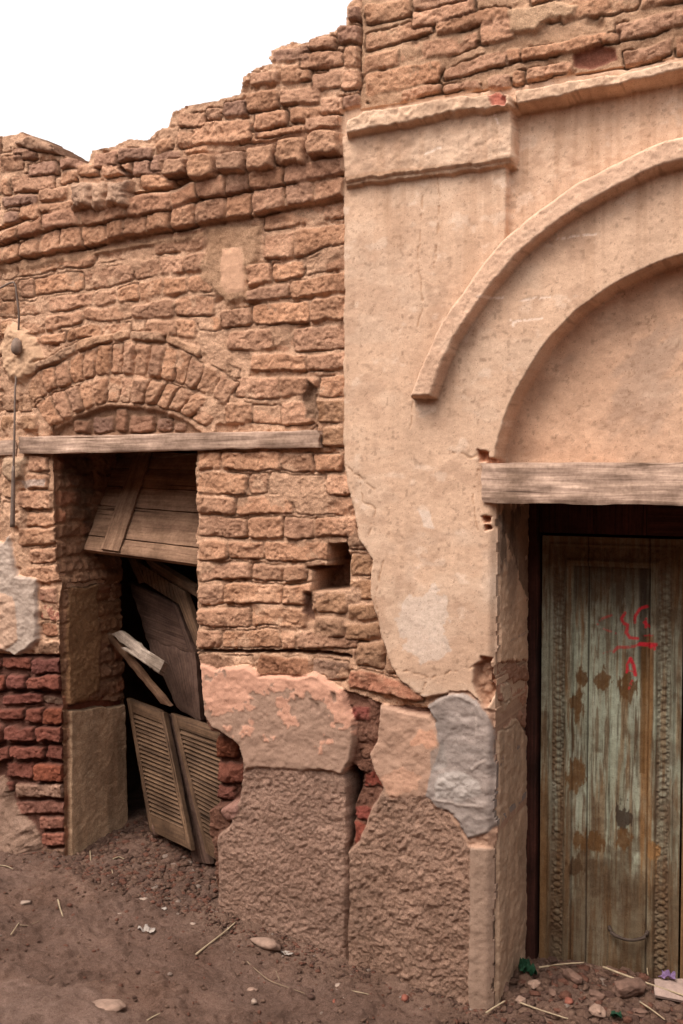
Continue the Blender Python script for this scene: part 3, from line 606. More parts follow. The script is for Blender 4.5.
J.patch([(62, 708), (118, 700), (121, 832), (63, 856)], .020, col=lambda U, V: np.array((.55, .37, .24))*(1+.2*fbm(U*30, V*4, 3, 6))[..., None], edge=.006, warp=.003, nz=(.002, .0008))
J.patch([(62, 704), (118, 698), (118, 704), (62, 711)], -.02, col=(.10, .05, .03), edge=.006)
J.patch([(60, 582), (100, 580), (100, 585), (60, 587)], -.015, col=(.08, .04, .03), edge=.006)
J.patch([(95, 590), (118, 590), (118, 650), (100, 640)], None, col=(.30, .15, .07), cf=.5, warp=.03)
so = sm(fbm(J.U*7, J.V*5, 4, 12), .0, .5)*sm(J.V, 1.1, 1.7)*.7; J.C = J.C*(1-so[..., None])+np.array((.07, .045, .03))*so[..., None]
J.H += tl+.002; J.H = np.where(J.U < .02, np.minimum(J.H, tl+.004+J.n1*.002), J.H)
J.ID[:] = 1; J.flip = False
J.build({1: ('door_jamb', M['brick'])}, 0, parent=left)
# ---- jamb of the right doorway
XR = float(xj)
K2 = Canvas(np.arange(.012, .36, .004), np.arange(-.1, 1.70, .004), lambda u, v, h: np.c_[XR+h, u, v], lambda x, y, X: tuple(atX(x, y, XR)[[1, 2]]))
K2.C[:] = np.array((.58, .38, .255)); K2.C *= (1+.2*K2.n0+.1*K2.n1)[..., None]
K2.H[:] = .004+.004*K2.n0+.003*K2.n1+.001*K2.n2
lw = sm(-K2.V, -1.0, -.94)[..., None]; K2.C = K2.C*(1-lw)+np.array((.40, .27, .185))*(1+.2*fbm(K2.U*30, K2.V*5, 3, 5))[..., None]*lw
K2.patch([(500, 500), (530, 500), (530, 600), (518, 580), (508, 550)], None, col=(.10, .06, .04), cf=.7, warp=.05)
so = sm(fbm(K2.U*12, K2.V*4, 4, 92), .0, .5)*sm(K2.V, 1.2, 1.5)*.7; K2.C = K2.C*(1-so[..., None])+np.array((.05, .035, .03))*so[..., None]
K2.patch([(494, 665), (527, 655), (527, 735), (512, 720), (495, 735)], -.010, col=(.27, .14, .09), edge=.012, warp=.02, nz=(.005, .001))
K2.patch([(499, 690), (510, 680), (512, 700), (502, 712)], .006, col=(.42, .29, .2), edge=.012, warp=.02, nz=(.004, .001))
for a_ in [(496, 528, 664, 684), (494, 512, 686, 704), (512, 530, 688, 708), (496, 530, 710, 730)]: K2.brick([(a_[0], a_[2]), (a_[1], a_[2]-4), (a_[1], a_[3]-4), (a_[0], a_[3])], .004, col=(.33, .17, .11), r=.02, warp=.012)
K2.H -= .012*(1-sm(K2.U, .012, .035)); K2.ID[:] = 1
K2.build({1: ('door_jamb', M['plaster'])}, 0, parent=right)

# ------------------------------------------------------------------ slabs, boards
def slab(name, Q4, th, mat, parent=None, nu=24, nv=5, amp=.002, ragged=0., seed=1, ndir=None, curve=None, flat=False):
    """board from four world corners TL,TR,BR,BL; th = thickness away from the face; rounded worn edges; UV along the long side"""
    TL, TR, BR_, BL = [np.array(p, float) for p in Q4]
    U = np.linspace(0, 1, nu+1); V = np.linspace(0, 1, nv+1)
    n = np.cross(TR-TL, BL-TL); n /= np.linalg.norm(n)
    if ndir is None: ndir = CAM-TL
    if n@np.array(ndir) < 0: n = -n
    lu = np.linalg.norm(TR-TL); lv = np.linalg.norm(BL-TL)
    g = lambda u, v: (TL*(1-u)+TR*u)*(1-v)+(BL*(1-u)+BR_*u)*v
    verts = []; uv = []
    e = min(th*.18, lv*.12, .004)
    for side in (0, 1):
        for j, v in enumerate(V):
            for i, u in enumerate(U):
                p = g(u, v)
                bord = (i in (0, nu)) or (j in (0, nv))
                w = amp*(float(vn(u*lu*14+seed*7, v*lv*30, seed))+.5*float(vn(u*lu*45, v*lv*60, seed+3)))
                if bord:
                    w -= e
                if ragged:
                    if i in (0, nu): p = p+(TR-TL)/lu*ragged*float(vn(v*9+seed, i, seed+5))*(1 if i else -1)
                    if j in (0, nv): p = p+(BL-TL)/lv*ragged*.35*float(vn(u*lu*16+seed, j, seed+6))
                p = p+n*(w if side == 0 else -th-w)
                verts.append(p); uv.append((u*lu, v*lv) if lu >= lv else (v*lv, u*lu))
    N = (nu+1)*(nv+1); F_ = []
    ix = lambda s, i, j: s*N+j*(nu+1)+i
    for j in range(nv):
        for i in range(nu):
            F_.append((ix(0, i, j), ix(0, i, j+1), ix(0, i+1, j+1), ix(0, i+1, j)))
            F_.append((ix(1, i, j), ix(1, i+1, j), ix(1, i+1, j+1), ix(1, i, j+1)))
    for i in range(nu):
        F_.append((ix(0, i, 0), ix(0, i+1, 0), ix(1, i+1, 0), ix(1, i, 0))); F_.append((ix(0, i+1, nv), ix(0, i, nv), ix(1, i, nv), ix(1, i+1, nv)))
    for j in range(nv):
        F_.append((ix(0, 0, j+1), ix(0, 0, j), ix(1, 0, j), ix(1, 0, j+1))); F_.append((ix(0, nu, j), ix(0, nu, j+1), ix(1, nu, j+1), ix(1, nu, j)))
    me = bpy.data.meshes.new(name); me.from_pydata([tuple(v) for v in verts], [], F_)
    ul = me.uv_layers.new(name='UVMap')
    so = seed*1.37
    for l in me.loops: ul.data[l.index].uv = (uv[l.vertex_index][0]+so, uv[l.vertex_index][1]+so)
    bm = bmesh.new(); bm.from_mesh(me); bmesh.ops.recalc_face_normals(bm, faces=bm.faces); bm.to_mesh(me); bm.free()
    for p in me.polygons: p.use_smooth = True
    try: me.set_sharp_from_angle(angle=math.radians(50))
    except Exception: pass
    return link(name, me, mat, parent)
def PQ(pts, Y):
    Ys = Y if isinstance(Y, (list, tuple)) else [Y]*4
    return [atY(x, y, yy) for (x, y), yy in zip(pts, Ys)]

slab('lintel_beam', PQ([(18, 437), (318, 430), (318, 447), (18, 454)], -.028), .12, M['beam'], left, 90, 8, .003, .006, 3)
slab('lintel_beam', PQ([(-60, 442), (15, 440), (15, 455), (-60, 457)], -.008), .10, M['beam'], left, 30, 6, .003, .006, 4)
_lb = PQ([(481, 463), (683, 463), (683, 504.5), (482, 503)], -.036)
for _i in (1, 2): _lb[_i] = np.array([.48, -.036, _lb[_i][2]])
slab('lintel_beam', _lb, .30, M['beam'], right, 190, 12, .0035, .006, 5)
# ------------------------------------------------------------------ door leaf (relief) in the right doorway
YD = .40
def leaf(n_=0):
    D = Canvas(np.arange(-.978, -.497, .0024), np.arange(-.10, 1.512, .0026), lambda u, v, h: np.c_[u, YD-h, v], lambda x, y, Y: tuple(atY(x, y, YD)[[0, 2]]))
    X = lambda px: float(np.interp(px, [541, 683], [-.984, -.503]))
    u, v = D.U, D.V; zt = 1.512
    eu = np.minimum(u-(-.978), (-.497)-u); ev = zt-v; e = np.minimum(eu, ev*1.05)
    g1 = fbm(u*150, v*4, 4, 21); g2 = fbm(u*420, v*14, 3, 22)
    D.H[:] = .0012*g1+.0007*g2
    D.H += .014*sm(-e, -.112, -.106)                          # frame zone stands forward
    D.H += .006*(1-sm(e, .0, .026)) + .006*np.exp(-((e-.030)/.004)**2)+.007*np.exp(-((e-.090)/.006)**2)
    band = sm(e, .036, .040)*(1-sm(e, .080, .084))
    along = np.where(eu < ev*1.05, v, u)
    ph = (along*40) % 1.0; ce = (e-.060)
    bead = np.sqrt(np.clip(1-((ph-.5)/.36)**2-(ce/.015)**2, 0, 1))
    leafy = np.sqrt(np.clip(1-((((along*40+.5) % 1)-.5)/.24)**2-((np.abs(ce)-.016)/.006)**2, 0, 1))
    D.H += band*(-.005+(.0042*bead+.0035*leafy)*(.35+.8*sm(fbm(u*14, v*14, 3, 66), -.5, .3))+.0022*D.n2)
    pan = e > .108
    for jx in (590.5, 613.5, 652):
        d = np.abs(u-X(jx)-.0012*fbm(v*3, v*0+jx, 2, 3)); D.H -= .006*(1-sm(d, .0012, .003))*pan
    for px in (600, 606, 622, 633, 641):
        d = np.abs(u-X(px)-.001*fbm(v*2, v*0+px, 2, 3)); D.H -= .002*(1-sm(d, .0006, .0022))*pan*sm(fbm(v*2+px, v*0, 2, 1), -.1, .3)
    paint = np.array((.30, .32, .245)); bare = np.array((.12, .066, .032)); drk = np.array((.035, .022, .015)); orange = np.array((.22, .115, .045))
    D.C[:] = paint*(1+.22*g1+.10*D.n0)[..., None]
    pale = sm(fbm(u*30, v*3, 4, 31), .1, .6)[..., None]*.45; D.C = D.C*(1-pale)+np.array((.36, .38, .31))*pale
    def wear(w, c, f=.85):
        w = np.clip(w, 0, 1)[..., None]*f; D.C = D.C*(1-w)+c*w
    wear(sm(fbm(u*60, v*6, 4, 41)+.35*g1, .12, .52), bare, .68); wear(sm(fbm(u*45+9, v*2.2, 4, 45)+.3*g1, .25, .6), orange*.9, .6); wear(sm(fbm(u*160, v*7, 3, 43)+.3*g2, .2, .6), bare*.6, .55)
    wear(sm(v, 1.16, 1.45)+0*u, bare*.7, .7*1); wear(sm(v+.06*fbm(u*50, v*3, 3, 2), 1.24, 1.36)*pan, drk, .55)
    wear(sm(-v+.14*fbm(u*40, v*5, 3, 2), -.75, -.15), bare*.8, .8); wear(sm(fbm(u*14, v*10, 4, 187), .0, .5)*sm(-v, -.9, -.5), bare*.6, .6)
    wear((e < .1)*(.5+.4*D.n0), bare, .55); wear(band*(1-bead), drk*2.5, .4)
    wear(sm(fbm(u*9, v*9, 4, 87), .25, .6), np.array((.09, .055, .03)), .5)
    so = sm(np.abs(u-X(545)), .0, .03); wear((1-so)*sm(-v, -1.0, -.3), orange, .6)
    def blot(x, y, a, b, c, f=.9, s=1.):
        x0, z0 = D.px([(x, y)])[0]; a *= .0035; b *= .0035
        d = np.hypot((u-x0)/a, (v-z0)/b)+.55*fbm(u*70, v*28, 4, int(x))+.2*g1; wear((1-sm(np.abs(u-x0)/a, .3, .9))*(v < z0)*sm(v, z0-b*5, z0)*sm(g1, -.3, .3), c, f*.55)
        wear(1-sm(d, .75*s, 1.0), c, f)
    ob = np.array((.11, .055, .02))
    for a_ in [(583, 677, 7, 9), (602, 681, 8, 11), (627, 686, 10, 14), (577, 705, 7, 17), (576, 776, 9, 16), (580, 840, 8, 14), (594, 842, 8, 11)]: blot(*a_, ob)
    blot(623, 818, 8, 16, drk*1.2); blot(624, 840, 7, 12, ob); blot(575, 865, 9, 12, bare*.6); blot(655, 850, 9, 10, orange)
    for jx in (590.5, 652): wear(1-sm(np.abs(u-X(jx)), .001, .004), drk, .85)
    xs_ = X(650)+.006*fbm(v*6, v*0, 3, 5)
    wear((1-sm(np.abs(u-xs_), .014, .026))*(v < 1.18)*sm(v+.15*g1, .1, .6), orange, .75)
    wear((1-sm(np.abs(u-X(645)), .008, .02))*sm(v, 1.0, 1.1)*pan, drk, .8)
    wear((1-sm(np.abs(u-X(646)), .006, .012))*(v < 1.15)*(v > .7), np.array((.12, .06, .02)), .7)
    D.ID[:] = 1
    D.ID[pan] = 2
    P = lambda L: [(560+x/5.553, 580+y/5.553) for x, y in L]
    red = (.62, .028, .045)
    for L, w_, f in [([(285, 195), (235, 215), (210, 245)], .006, .45), ([(245, 270), (310, 300)], .005, .4), ([(240, 408), (285, 395)], .004, .25), ([(360, 185), (340, 215), (350, 240), (375, 250), (365, 290), (385, 320), (430, 325)], .0075, .85),
                    ([(485, 148), (445, 162), (420, 200), (415, 235)], .007, .85), ([(470, 232), (497, 258)], .007, .7), ([(480, 215), (478, 262)], .006, .8), ([(468, 310), (520, 305)], .004, .5), ([(500, 300), (500, 350)], .003, .4),
                    ([(300, 400), (322, 375), (370, 372), (410, 368), (440, 358)], .007, .6), ([(440, 358), (490, 360), (535, 357)], .010, .95), ([(500, 372), (530, 378)], .008, .9), ([(368, 510), (372, 470), (392, 437)], .006, .9), ([(392, 437), (408, 470), (416, 525)], .009, .95),
                    ([(374, 498), (410, 508)], .004, .6), ([(400, 560), (385, 605)], .006, .5)]:
        n_ or D.line(P(L), w_, .0005, col=red, cf=f, warp=.002, Y=0, brk=-.55, id=3)
    dr = empty('door', (0, YD, 0), '', ''); 
    for k_ in ('label', 'category'): del dr[k_]
    dr.parent = right; dr.location = Vector((-.98, YD, 0))-right.location; bpy.context.view_layer.update()
    o = D.build({1: ('carved_frame', M['doorpaint']), 2: ('door_panel', M['doorpaint']), 3: ('graffiti', M['doorpaint'])}, .035, parent=dr)
    if not n_: o[3]['label'] = 'red painted scrawl'
    return dr
def tube(name, pts, rad, mat, parent=None, nseg=8, sub=4, jit=0., seed=0, taper=None):
    pts = [Vector(p) for p in pts]; out = []
    n = len(pts)
    for i in range(n-1):
        p0 = pts[max(i-1, 0)]; p1 = pts[i]; p2 = pts[i+1]; p3 = pts[min(i+2, n-1)]
        for k in range(sub):
            t = k/sub; out.append(.5*((2*p1)+(p2-p0)*t+(2*p0-5*p1+4*p2-p3)*t*t+(3*p1-p0-3*p2+p3)*t**3))
    out.append(pts[-1]); rr = random.Random(seed); V = []; Fc = []
    for i, p in enumerate(out):
        d = (out[min(i+1, len(out)-1)]-out[max(i-1, 0)]).normalized(); a = d.orthogonal().normalized(); b = d.cross(a)
        r = rad if not callable(rad) else rad(i/(len(out)-1))
        for k in range(nseg):
            an = 2*math.pi*k/nseg; V.append(p+(a*math.cos(an)+b*math.sin(an))*r*(1+rr.uniform(-jit, jit)))
    for i in range(len(out)-1):
        for k in range(nseg):
            Fc.append((i*nseg+k, i*nseg+(k+1) % nseg, (i+1)*nseg+(k+1) % nseg, (i+1)*nseg+k))
    Fc.append(tuple(range(nseg))[::-1]); Fc.append(tuple((len(out)-1)*nseg+k for k in range(nseg)))
    me = bpy.data.meshes.new(name); me.from_pydata(V, [], Fc)
    for p in me.polygons: p.use_smooth = True
    return link(name, me, mat, parent)
d0 = leaf()
hp = [atY(609, 926, YD-.012), atY(613, 934, YD-.03), atY(628, 940, YD-.038), atY(643, 938, YD-.03), atY(648, 931, YD-.012)]
tube('handle', hp, lambda t: .0062+.001*math.sin(t*9), M['darkiron'], d0, 8, 5, .12, 3)
# neighbouring leaves: same carpentry, no scrawl of their own
d1 = leaf(1); d1.location.x += .487
d2 = d1.copy(); COL.objects.link(d2); d2.location.x += .487
for ch in d1.children:
    k_ = ch.copy(); COL.objects.link(k_); k_.parent = d2
# dark frame
def box(name, x0, x1, y0, y1, z0, z1, mat, parent, seed=1, **k):
    return slab(name, [(x0, y0, z1), (x1, y0, z1), (x1, y0, z0), (x0, y0, z0)], y1-y0, mat, parent, seed=seed, ndir=(0, -1, 0), **k)
xa = -1.03
box('door_frame', xa, -.988, .352, .46, -.12, 1.70, M['redwood'], right, 11, nu=3, nv=60)
box('door_frame', .375, .43, .352, .46, -.12, 1.70, M['redwood'], right, 12, nu=3, nv=60)
zh = atY(600, 534, .38)[2]
for i, (a, b) in enumerate([(-.987, -.80), (-.798, -.62), (-.618, -.40), (-.398, -.1), (-.098, .374)]):
    box('frame_header', a, b, .372, .45, zh, 1.72, M['redwood'], right, 20+i, nu=16, nv=6)

# ------------------------------------------------------------------ rooms behind the doorways (dark inside)
def room(name, x0, x1, y0, y1, z0, z1, ox0, ox1, oz1, parent):
    V = []; Fc = []
    def quad(a, b, c, d):
        i = len(V); V.extend([a, b, c, d]); Fc.append((i, i+1, i+2, i+3))
    quad((x0, y1, z0), (x1, y1, z0), (x1, y1, z1), (x0, y1, z1)); quad((x0, y0, z0), (x0, y1, z0), (x0, y1, z1), (x0, y0, z1))
    quad((x1, y0, z0), (x1, y1, z0), (x1, y1, z1), (x1, y0, z1)); quad((x0, y0, z1), (x1, y0, z1), (x1, y1, z1), (x0, y1, z1))
    quad((x0, y0, z0), (ox0, y0, z0), (ox0, y0, z1), (x0, y0, z1)); quad((ox1, y0, z0), (x1, y0, z0), (x1, y0, z1), (ox1, y0, z1)); quad((ox0, y0, oz1), (ox1, y0, oz1), (ox1, y0, z1), (ox0, y0, z1))
    me = bpy.data.meshes.new(name); me.from_pydata(V, [], Fc)
    return link(name, me, M['inside'], parent)
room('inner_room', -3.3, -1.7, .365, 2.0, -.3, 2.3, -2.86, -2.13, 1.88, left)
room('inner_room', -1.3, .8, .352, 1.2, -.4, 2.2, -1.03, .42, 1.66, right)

# ------------------------------------------------------------------ ground
def gz(x, y):
    x = np.asarray(x, float); y = np.asarray(y, float)
    z = np.interp(x, [-40, -4.2, -3.2, -2.84, -2.10, -1.56, -1.10, -.5, 1, 40], [.3, .20, .175, .185, .105, .012, -.035, -.05, -.08, -.3])
    z = z+.02*sm(y, -.25, .0)*(x > -9)*(x < 2)*0
    z = z+.035*sm(y, -.05, .35)*np.exp(-((x+2.5)/.4)**2)+.045*sm(y, -.1, .3)*np.exp(-((x+.55)/.6)**2)
    z = z+.018*fbm(x*1.7, y*1.7, 3, 3)*sm(-y, .02, .5)+.007*fbm(x*9, y*9, 3, 4)
    return z
gx = np.r_[-np.geomspace(60, 4.2, 30), np.arange(-4.18, .6, .009), np.geomspace(.62, 60, 34)]
gy = np.r_[-np.geomspace(60, 2.0, 30), np.arange(-1.99, .75, .009), np.geomspace(.77, 60, 30)]
GX, GY = np.meshgrid(gx, gy)
def lump(x, y): return .007*fbm(x*26, y*26, 4, 14)+.012*sm(fbm(x*24, y*24, 2, 15), .45, .8)+.004*sm(fbm(x*60, y*60, 2, 16), .4, .8)
GZ = gz(GX, GY)+lump(GX, GY)
def ground_hit(px, py):
    d = ray(px, py); t = 1.0
    for k in range(4000):
        p = CAM+d*t
        if p[2] < float(gz(p[0], p[1])): break
        t += .002
    return p
gc = np.array((.165, .10, .076))*(1+.16*fbm(GX*2.2, GY*2.2, 4, 7)+.12*fbm(GX*14, GY*14, 3, 8))[..., None]
dust = sm(fbm(GX*3+5, GY*5, 4, 28), .1, .7)[..., None]*.5; gc = gc*(1-dust)+np.array((.23, .135, .098))*dust
bk = (sm(GY, -.28, -.02)*(GY < .02)*(GX > -2.15)*(GX < -1.0))[..., None]*.45; gc = gc*(1-bk)+np.array((.26, .16, .115))*bk
p0 = ground_hit(60, 1010); dd = np.hypot((GX-p0[0])/.42, (GY-p0[1])/.16)+.3*fbm(GX*10, GY*10, 3, 5)
w = (1-sm(dd, .5, 1.1))[..., None]; gc = gc*(1-w*.7)+np.array((.27, .175, .14))*w*.7; GZ = GZ+.022*w[..., 0]
ny, nx = GX.shape; idx = np.arange(nx*ny).reshape(ny, nx)
q = np.stack([idx[:-1, :-1], idx[:-1, 1:], idx[1:, 1:], idx[1:, :-1]], -1).reshape(-1, 4)
g = link('ground', npmesh('ground', np.c_[GX.ravel(), GY.ravel(), GZ.ravel()], q, gc.reshape(-1, 3)), M['soil']); g['kind'] = 'structure'

# ------------------------------------------------------------------ small stones and scraps
_ico = bmesh.new(); bmesh.ops.create_icosphere(_ico, subdivisions=2, radius=1); _iv = np.array([v.co[:] for v in _ico.verts]); _if = np.array([[v.index for v in f.verts] for f in _ico.faces]); _ico.free()
_ico = bmesh.new(); bmesh.ops.create_icosphere(_ico, subdivisions=1, radius=1); _jv = np.array([v.co[:] for v in _ico.verts]); _jf = np.array([[v.index for v in f.verts] for f in _ico.faces]); _ico.free()
def rockverts(base, size, seed, cubic=.5, nz=.22):
    v = base.copy(); m_ = np.abs(v).max(1, keepdims=True); v = v*(1-cubic)+v/m_*cubic*.85
    n = vn(v[:, 0]*1.6+seed*3.1, v[:, 1]*1.6+v[:, 2]*1.9, seed)+.5*vn(v[:, 0]*4+seed, v[:, 2]*4+v[:, 1]*3, seed+1)
    v = v*(1+nz*n)[:, None]*np.array(size)
    a = (seed*2.399) % 6.283; c, s_ = math.cos(a), math.sin(a)
    return np.c_[v[:, 0]*c-v[:, 1]*s_, v[:, 0]*s_+v[:, 1]*c, v[:, 2]]
def rock(name, p, size, seed, mat, label, cat, group=None, cubic=.5, nz=.22, sub=True, turn=None):
    b = _iv; v = rockverts(b, size, seed, cubic, nz)
    me = npmesh(name, v, _if, None, smooth=True)
    o = link(name, me, mat); o.location = p
    if turn: o.rotation_euler = turn
    if sub:
        md = o.modifiers.new('s', 'SUBSURF'); md.levels = 1; md.render_levels = 2; md.subdivision_type = 'SIMPLE'
        tx = bpy.data.textures.new('c', 'CLOUDS'); tx.noise_scale = .02
        dm_ = o.modifiers.new('d', 'DISPLACE'); dm_.texture = tx; dm_.strength = min(size)*.5; dm_.texture_coords = 'LOCAL'
    return tag(o, label, cat, group)
# gravel: crumbs too many to count, one object
def scatter(name, n, fn, seed, mat):
    rr = random.Random(seed); VV = []; FF = []; CC = []; k0 = 0
    while len(VV) < n:
        x, y, s_ = fn(rr)
        if x is None: continue
        v = rockverts(_jv, (s_*rr.uniform(.7, 1.3), s_*rr.uniform(.6, 1.1), s_*rr.uniform(.35, .8)), rr.randrange(9999), .4, .3)
        v = v+np.array([x, y, float(gz(x, y))+s_*.15]); VV.append(v); FF.append(_jf+k0); k0 += len(v)
        c = rr.choice([(.17, .098, .07), (.14, .08, .058), (.21, .125, .09), (.12, .066, .05), (.18, .08, .055)]) if rr.random() < .975 else (.30, .22, .18)
        CC.append(np.tile(c, (len(v), 1)))
    o = link(name, npmesh(name, np.concatenate(VV), np.concatenate(FF), np.concatenate(CC), smooth=False), mat); o['kind'] = 'stuff'; return o
def fgen(rr):
    r = rr.random()
    if r < .40: return rr.uniform(-3.6, -.3), -rr.random()**1.6*1.6, rr.choice([.003, .003, .004, .005, .006, .009])*rr.uniform(.7, 1.3)
    if r < .62: return rr.uniform(-3.4, -1.0), -abs(rr.gauss(0, .07)), rr.uniform(.003, .010)
    return rr.uniform(-2.8, -2.15), rr.uniform(-.12, .5), rr.choice([.003, .004, .005, .007, .010, .015])
scatter('gravel', 10000, fgen, 5, M['rough'])
scatter('rubble', 2200, lambda rr: (rr.uniform(-1.02, -.3), rr.uniform(-.22, .38), rr.choice([.004, .005, .006, .008, .010, .014, .02])*rr.uniform(.8, 1.2)), 6, M['rough'])

def gput(px, py, up=0.):
    p = ground_hit(px, py); return Vector((p[0], p[1], float(gz(p[0], p[1]))+up))
def stick(name, P, r, mat, label, cat, up=.008, group=None, seed=1, jit=.1):
    pts = [gput(x, y, up) for x, y in P]
    o = tube(name, [p for p in pts], lambda t: r*(1-.35*t), mat, None, 6, 4, jit, seed)
    return tag(o, label, cat, group)
stick('straw', [(58, 902), (60, 910), (63, 919)], .0035, M['straw'], 'short thick pale straw lying upright in front of the left brick pier', 'straw')
stick('straw', [(90, 853), (91, 864)], .003, M['straw'], 'tiny pale straw at the foot of the left doorway jamb', 'straw')
stick('straw', [(-4, 867), (6, 868), (13, 871)], .0025, M['straw'], 'thin pale straw beside the mound at the left edge', 'straw')
stick('straw', [(11, 937), (15, 931), (19, 925)], .0025, M['straw'], 'pale straw stub next to a dark twig at far left', 'straw')
stick('twig', [(20, 927), (28, 928), (40, 923)], .002, M['twig'], 'short dark twig beside a straw stub at far left', 'twig')
stick('straw', [(113, 861), (119, 859), (124, 861)], .003, M['straw'], 'small pale straw lying across the left doorway', 'straw')
stick('straw', [(112, 872), (113, 877)], .002, M['straw'], 'smallest straw standing out in front of the left doorway', 'straw')
stick('stick', [(196, 957), (212, 944), (224, 935), (235, 925)], .0042, M['straw'], 'long pale stick pointing at the corner of the roughcast block', 'stick')
stick('twig', [(247, 964), (258, 974), (270, 983), (288, 990), (305, 996)], .0018, M['twig'], 'long thin bent twig on the soil below the flat stone', 'twig')
stick('twig', [(276, 973), (280, 984)], .0015, M['twig'], 'short thin twig beside the long bent twig', 'twig')
stick('straw', [(349, 993), (360, 995), (372, 998)], .0022, M['straw'], 'thin straw in front of the joint between the two roughcast blocks', 'straw')
stick('straw', [(147, 1023), (154, 1019), (160, 1016)], .0025, M['straw'], 'pale straw at the bottom edge left of centre', 'straw')
stick('stick', [(539, 976), (560, 973), (584, 971)], .0038, M['straw'], 'pale stick lying along the foot of the carved door', 'stick', up=.03)
stick('stick', [(603, 977), (640, 991), (700, 1012)], .0042, M['straw'], 'long pale stick slanting across the rubble to the cardboard', 'stick', up=.035)
stick('stick', [(486, 1019), (495, 1013), (505, 1007)], .004, M['straw'], 'short pale stick at the bottom corner of the right doorway jamb', 'stick', up=.02)
stick('stick', [(520, 1009), (540, 1016), (568, 1025)], .003, M['straw'], 'thin pale stick in the front of the rubble', 'stick', up=.02)
stick('stick', [(640, 1008), (652, 1016), (665, 1026)], .003, M['straw'], 'thin stick below the brown brick fragment', 'stick', up=.02)
stick('straw', [(646, 970), (648, 984)], .0022, M['straw'], 'small upright straw leaning on the door behind the brick fragment', 'straw', up=.03)
for (x, y, s, m_, lb, nm, cat) in [
    (25, 903, (.022, .014, .004), 'sherd', 'broad pale sherd on the soil left of the thick straw', 'potsherd', 'potsherd'),
    (144, 900, (.018, .013, .006), 'sherd', 'pale chip straight in front of the louvred shutters', 'potsherd', 'potsherd'),
    (165, 910, (.011, .010, .006), 'paper', 'small white chip right of the pale chip before the left doorway', 'stone_chip', 'stone'),
    (119, 914, (.018, .008, .003), 'sherd', 'thin flat sherd left of the crumpled paper', 'potsherd', 'potsherd'),
    (193, 925, (.014, .009, .005), 'sherd', 'small pale sherd near the tip of the long pale stick', 'potsherd', 'potsherd'),
    (83, 863, (.012, .007, .004), 'sherd', 'tiny pale sherd at the foot of the left jamb', 'potsherd', 'potsherd'),
    (265, 946, (.062, .030, .018), 'pebble', 'flat brown stone leaning at the foot of the left roughcast block', 'flat_stone', 'stone'),
    (254, 1003, (.012, .010, .007), 'sherd', 'round pale pebble near the bottom edge below the long bent twig', 'pebble', 'stone'),
    (252, 990, (.020, .015, .004), 'pebble', 'flat brown pebble above the round pale pebble', 'pebble', 'stone'),
    (338, 987, (.014, .011, .007), 'sherd', 'smooth pale pebble below the joint of the roughcast blocks', 'pebble', 'stone'),
    (334, 1002, (.010, .005, .004), 'redchip', 'small orange chip below the smooth pale pebble', 'brick_chip', 'stone'),
    (405, 1000, (.017, .012, .011), 'redchip', 'red stone beside a scrap of paper under the right roughcast block', 'red_stone', 'stone'),
    (569, 1003, (.020, .015, .010), 'redchip', 'red brick chip in the middle of the doorway rubble', 'brick_chip', 'stone'),
    (595, 958, (.0, 0, 0), None, None, None, None)]:
    if m_: rock(nm, gput(x, y, s[2]*.5), s, int(x*7+y), M[m_], lb, cat, cubic=.6, nz=.3, sub=False)
rock('embedded_boulder', gput(100, 1010, .005), (.075, .035, .016), 71, M['pebble'], 'pale worn rock sunk in the ground at bottom left', 'rock', cubic=.3)
rock('brick_fragment', gput(629, 997, .03), (.062, .03, .032), 12, M['brown'], 'brown brick fragment lying on the rubble before the carved door', 'brick fragment', cubic=.85, nz=.1, turn=(.3, .2, .3))
rock('brown_stone', gput(572, 982, .02), (.055, .02, .018), 22, M['brown'], 'long dark brown stone against the foot of the carved door', 'stone', cubic=.7)
for i, (x, y, s, lb) in enumerate([(503, 992, .026, 'grey stone in the corner of the right doorway jamb'), (534, 989, .028, 'brown stone just right of the green scrap'), (597, 1000, .028, 'stone between the red chip and the brick fragment'), (598, 1016, .030, 'rounded stone below the brick fragment at the bottom edge'), (553, 998, .022, 'small stone left of the red brick chip'), (520, 1004, .022, 'small stone above the thin pale stick'), (640, 1016, .022, 'small stone at bottom edge below the brick fragment')]):
    rock('rubble_stone', gput(x, y, s*.5), (s, s*.8, s*.62), 40+i, M['pebble' if i % 2 else 'brown'], lb, 'stone', cubic=.55, nz=.28)
rock('lump_of_earth', gput(158, 838, .03), (.036, .028, .05), 91, M['brown'], 'upright lump of reddish earth at the foot of the louvred shutters', 'earth lump', cubic=.2, nz=.5)
# crumpled scraps
def crumple(name, p, s, mat, label, cat, seed, fl=.5):
    bm = bmesh.new(); bmesh.ops.create_grid(bm, x_segments=12, y_segments=12, size=.5)
    for v in bm.verts:
        x, y = v.co.x, v.co.y; r_ = 1-.35*float(vn(math.atan2(y, x)*1.5+seed, 0, seed))
        z = abs(float(vn(x*2.6+seed, y*2.6, seed)))*fl+.35*float(vn(x*6, y*6+seed, seed+2))*fl
        v.co = Vector((x*r_*s[0]*2, y*r_*s[1]*2, z*s[2]*2))
    me = bpy.data.meshes.new(name); bm.to_mesh(me); bm.free(); o = link(name, me, mat); o.location = p
    md = o.modifiers.new('t', 'SOLIDIFY'); md.thickness = .0008
    return tag(o, label, cat)
crumple('paper_scrap', gput(148, 931, .001), (.026, .022, .016), M['paper'], 'crumpled pale paper scrap in front of the left doorway', 'paper', 3)
crumple('paper_scrap', gput(287, 954, .001), (.022, .014, .010), M['paper'], 'pale paper scrap right of the flat brown stone', 'paper', 4)
crumple('paper_scrap', gput(394, 1000, .001), (.018, .024, .012), M['paper'], 'torn paper scrap left of the red stone', 'paper', 5)
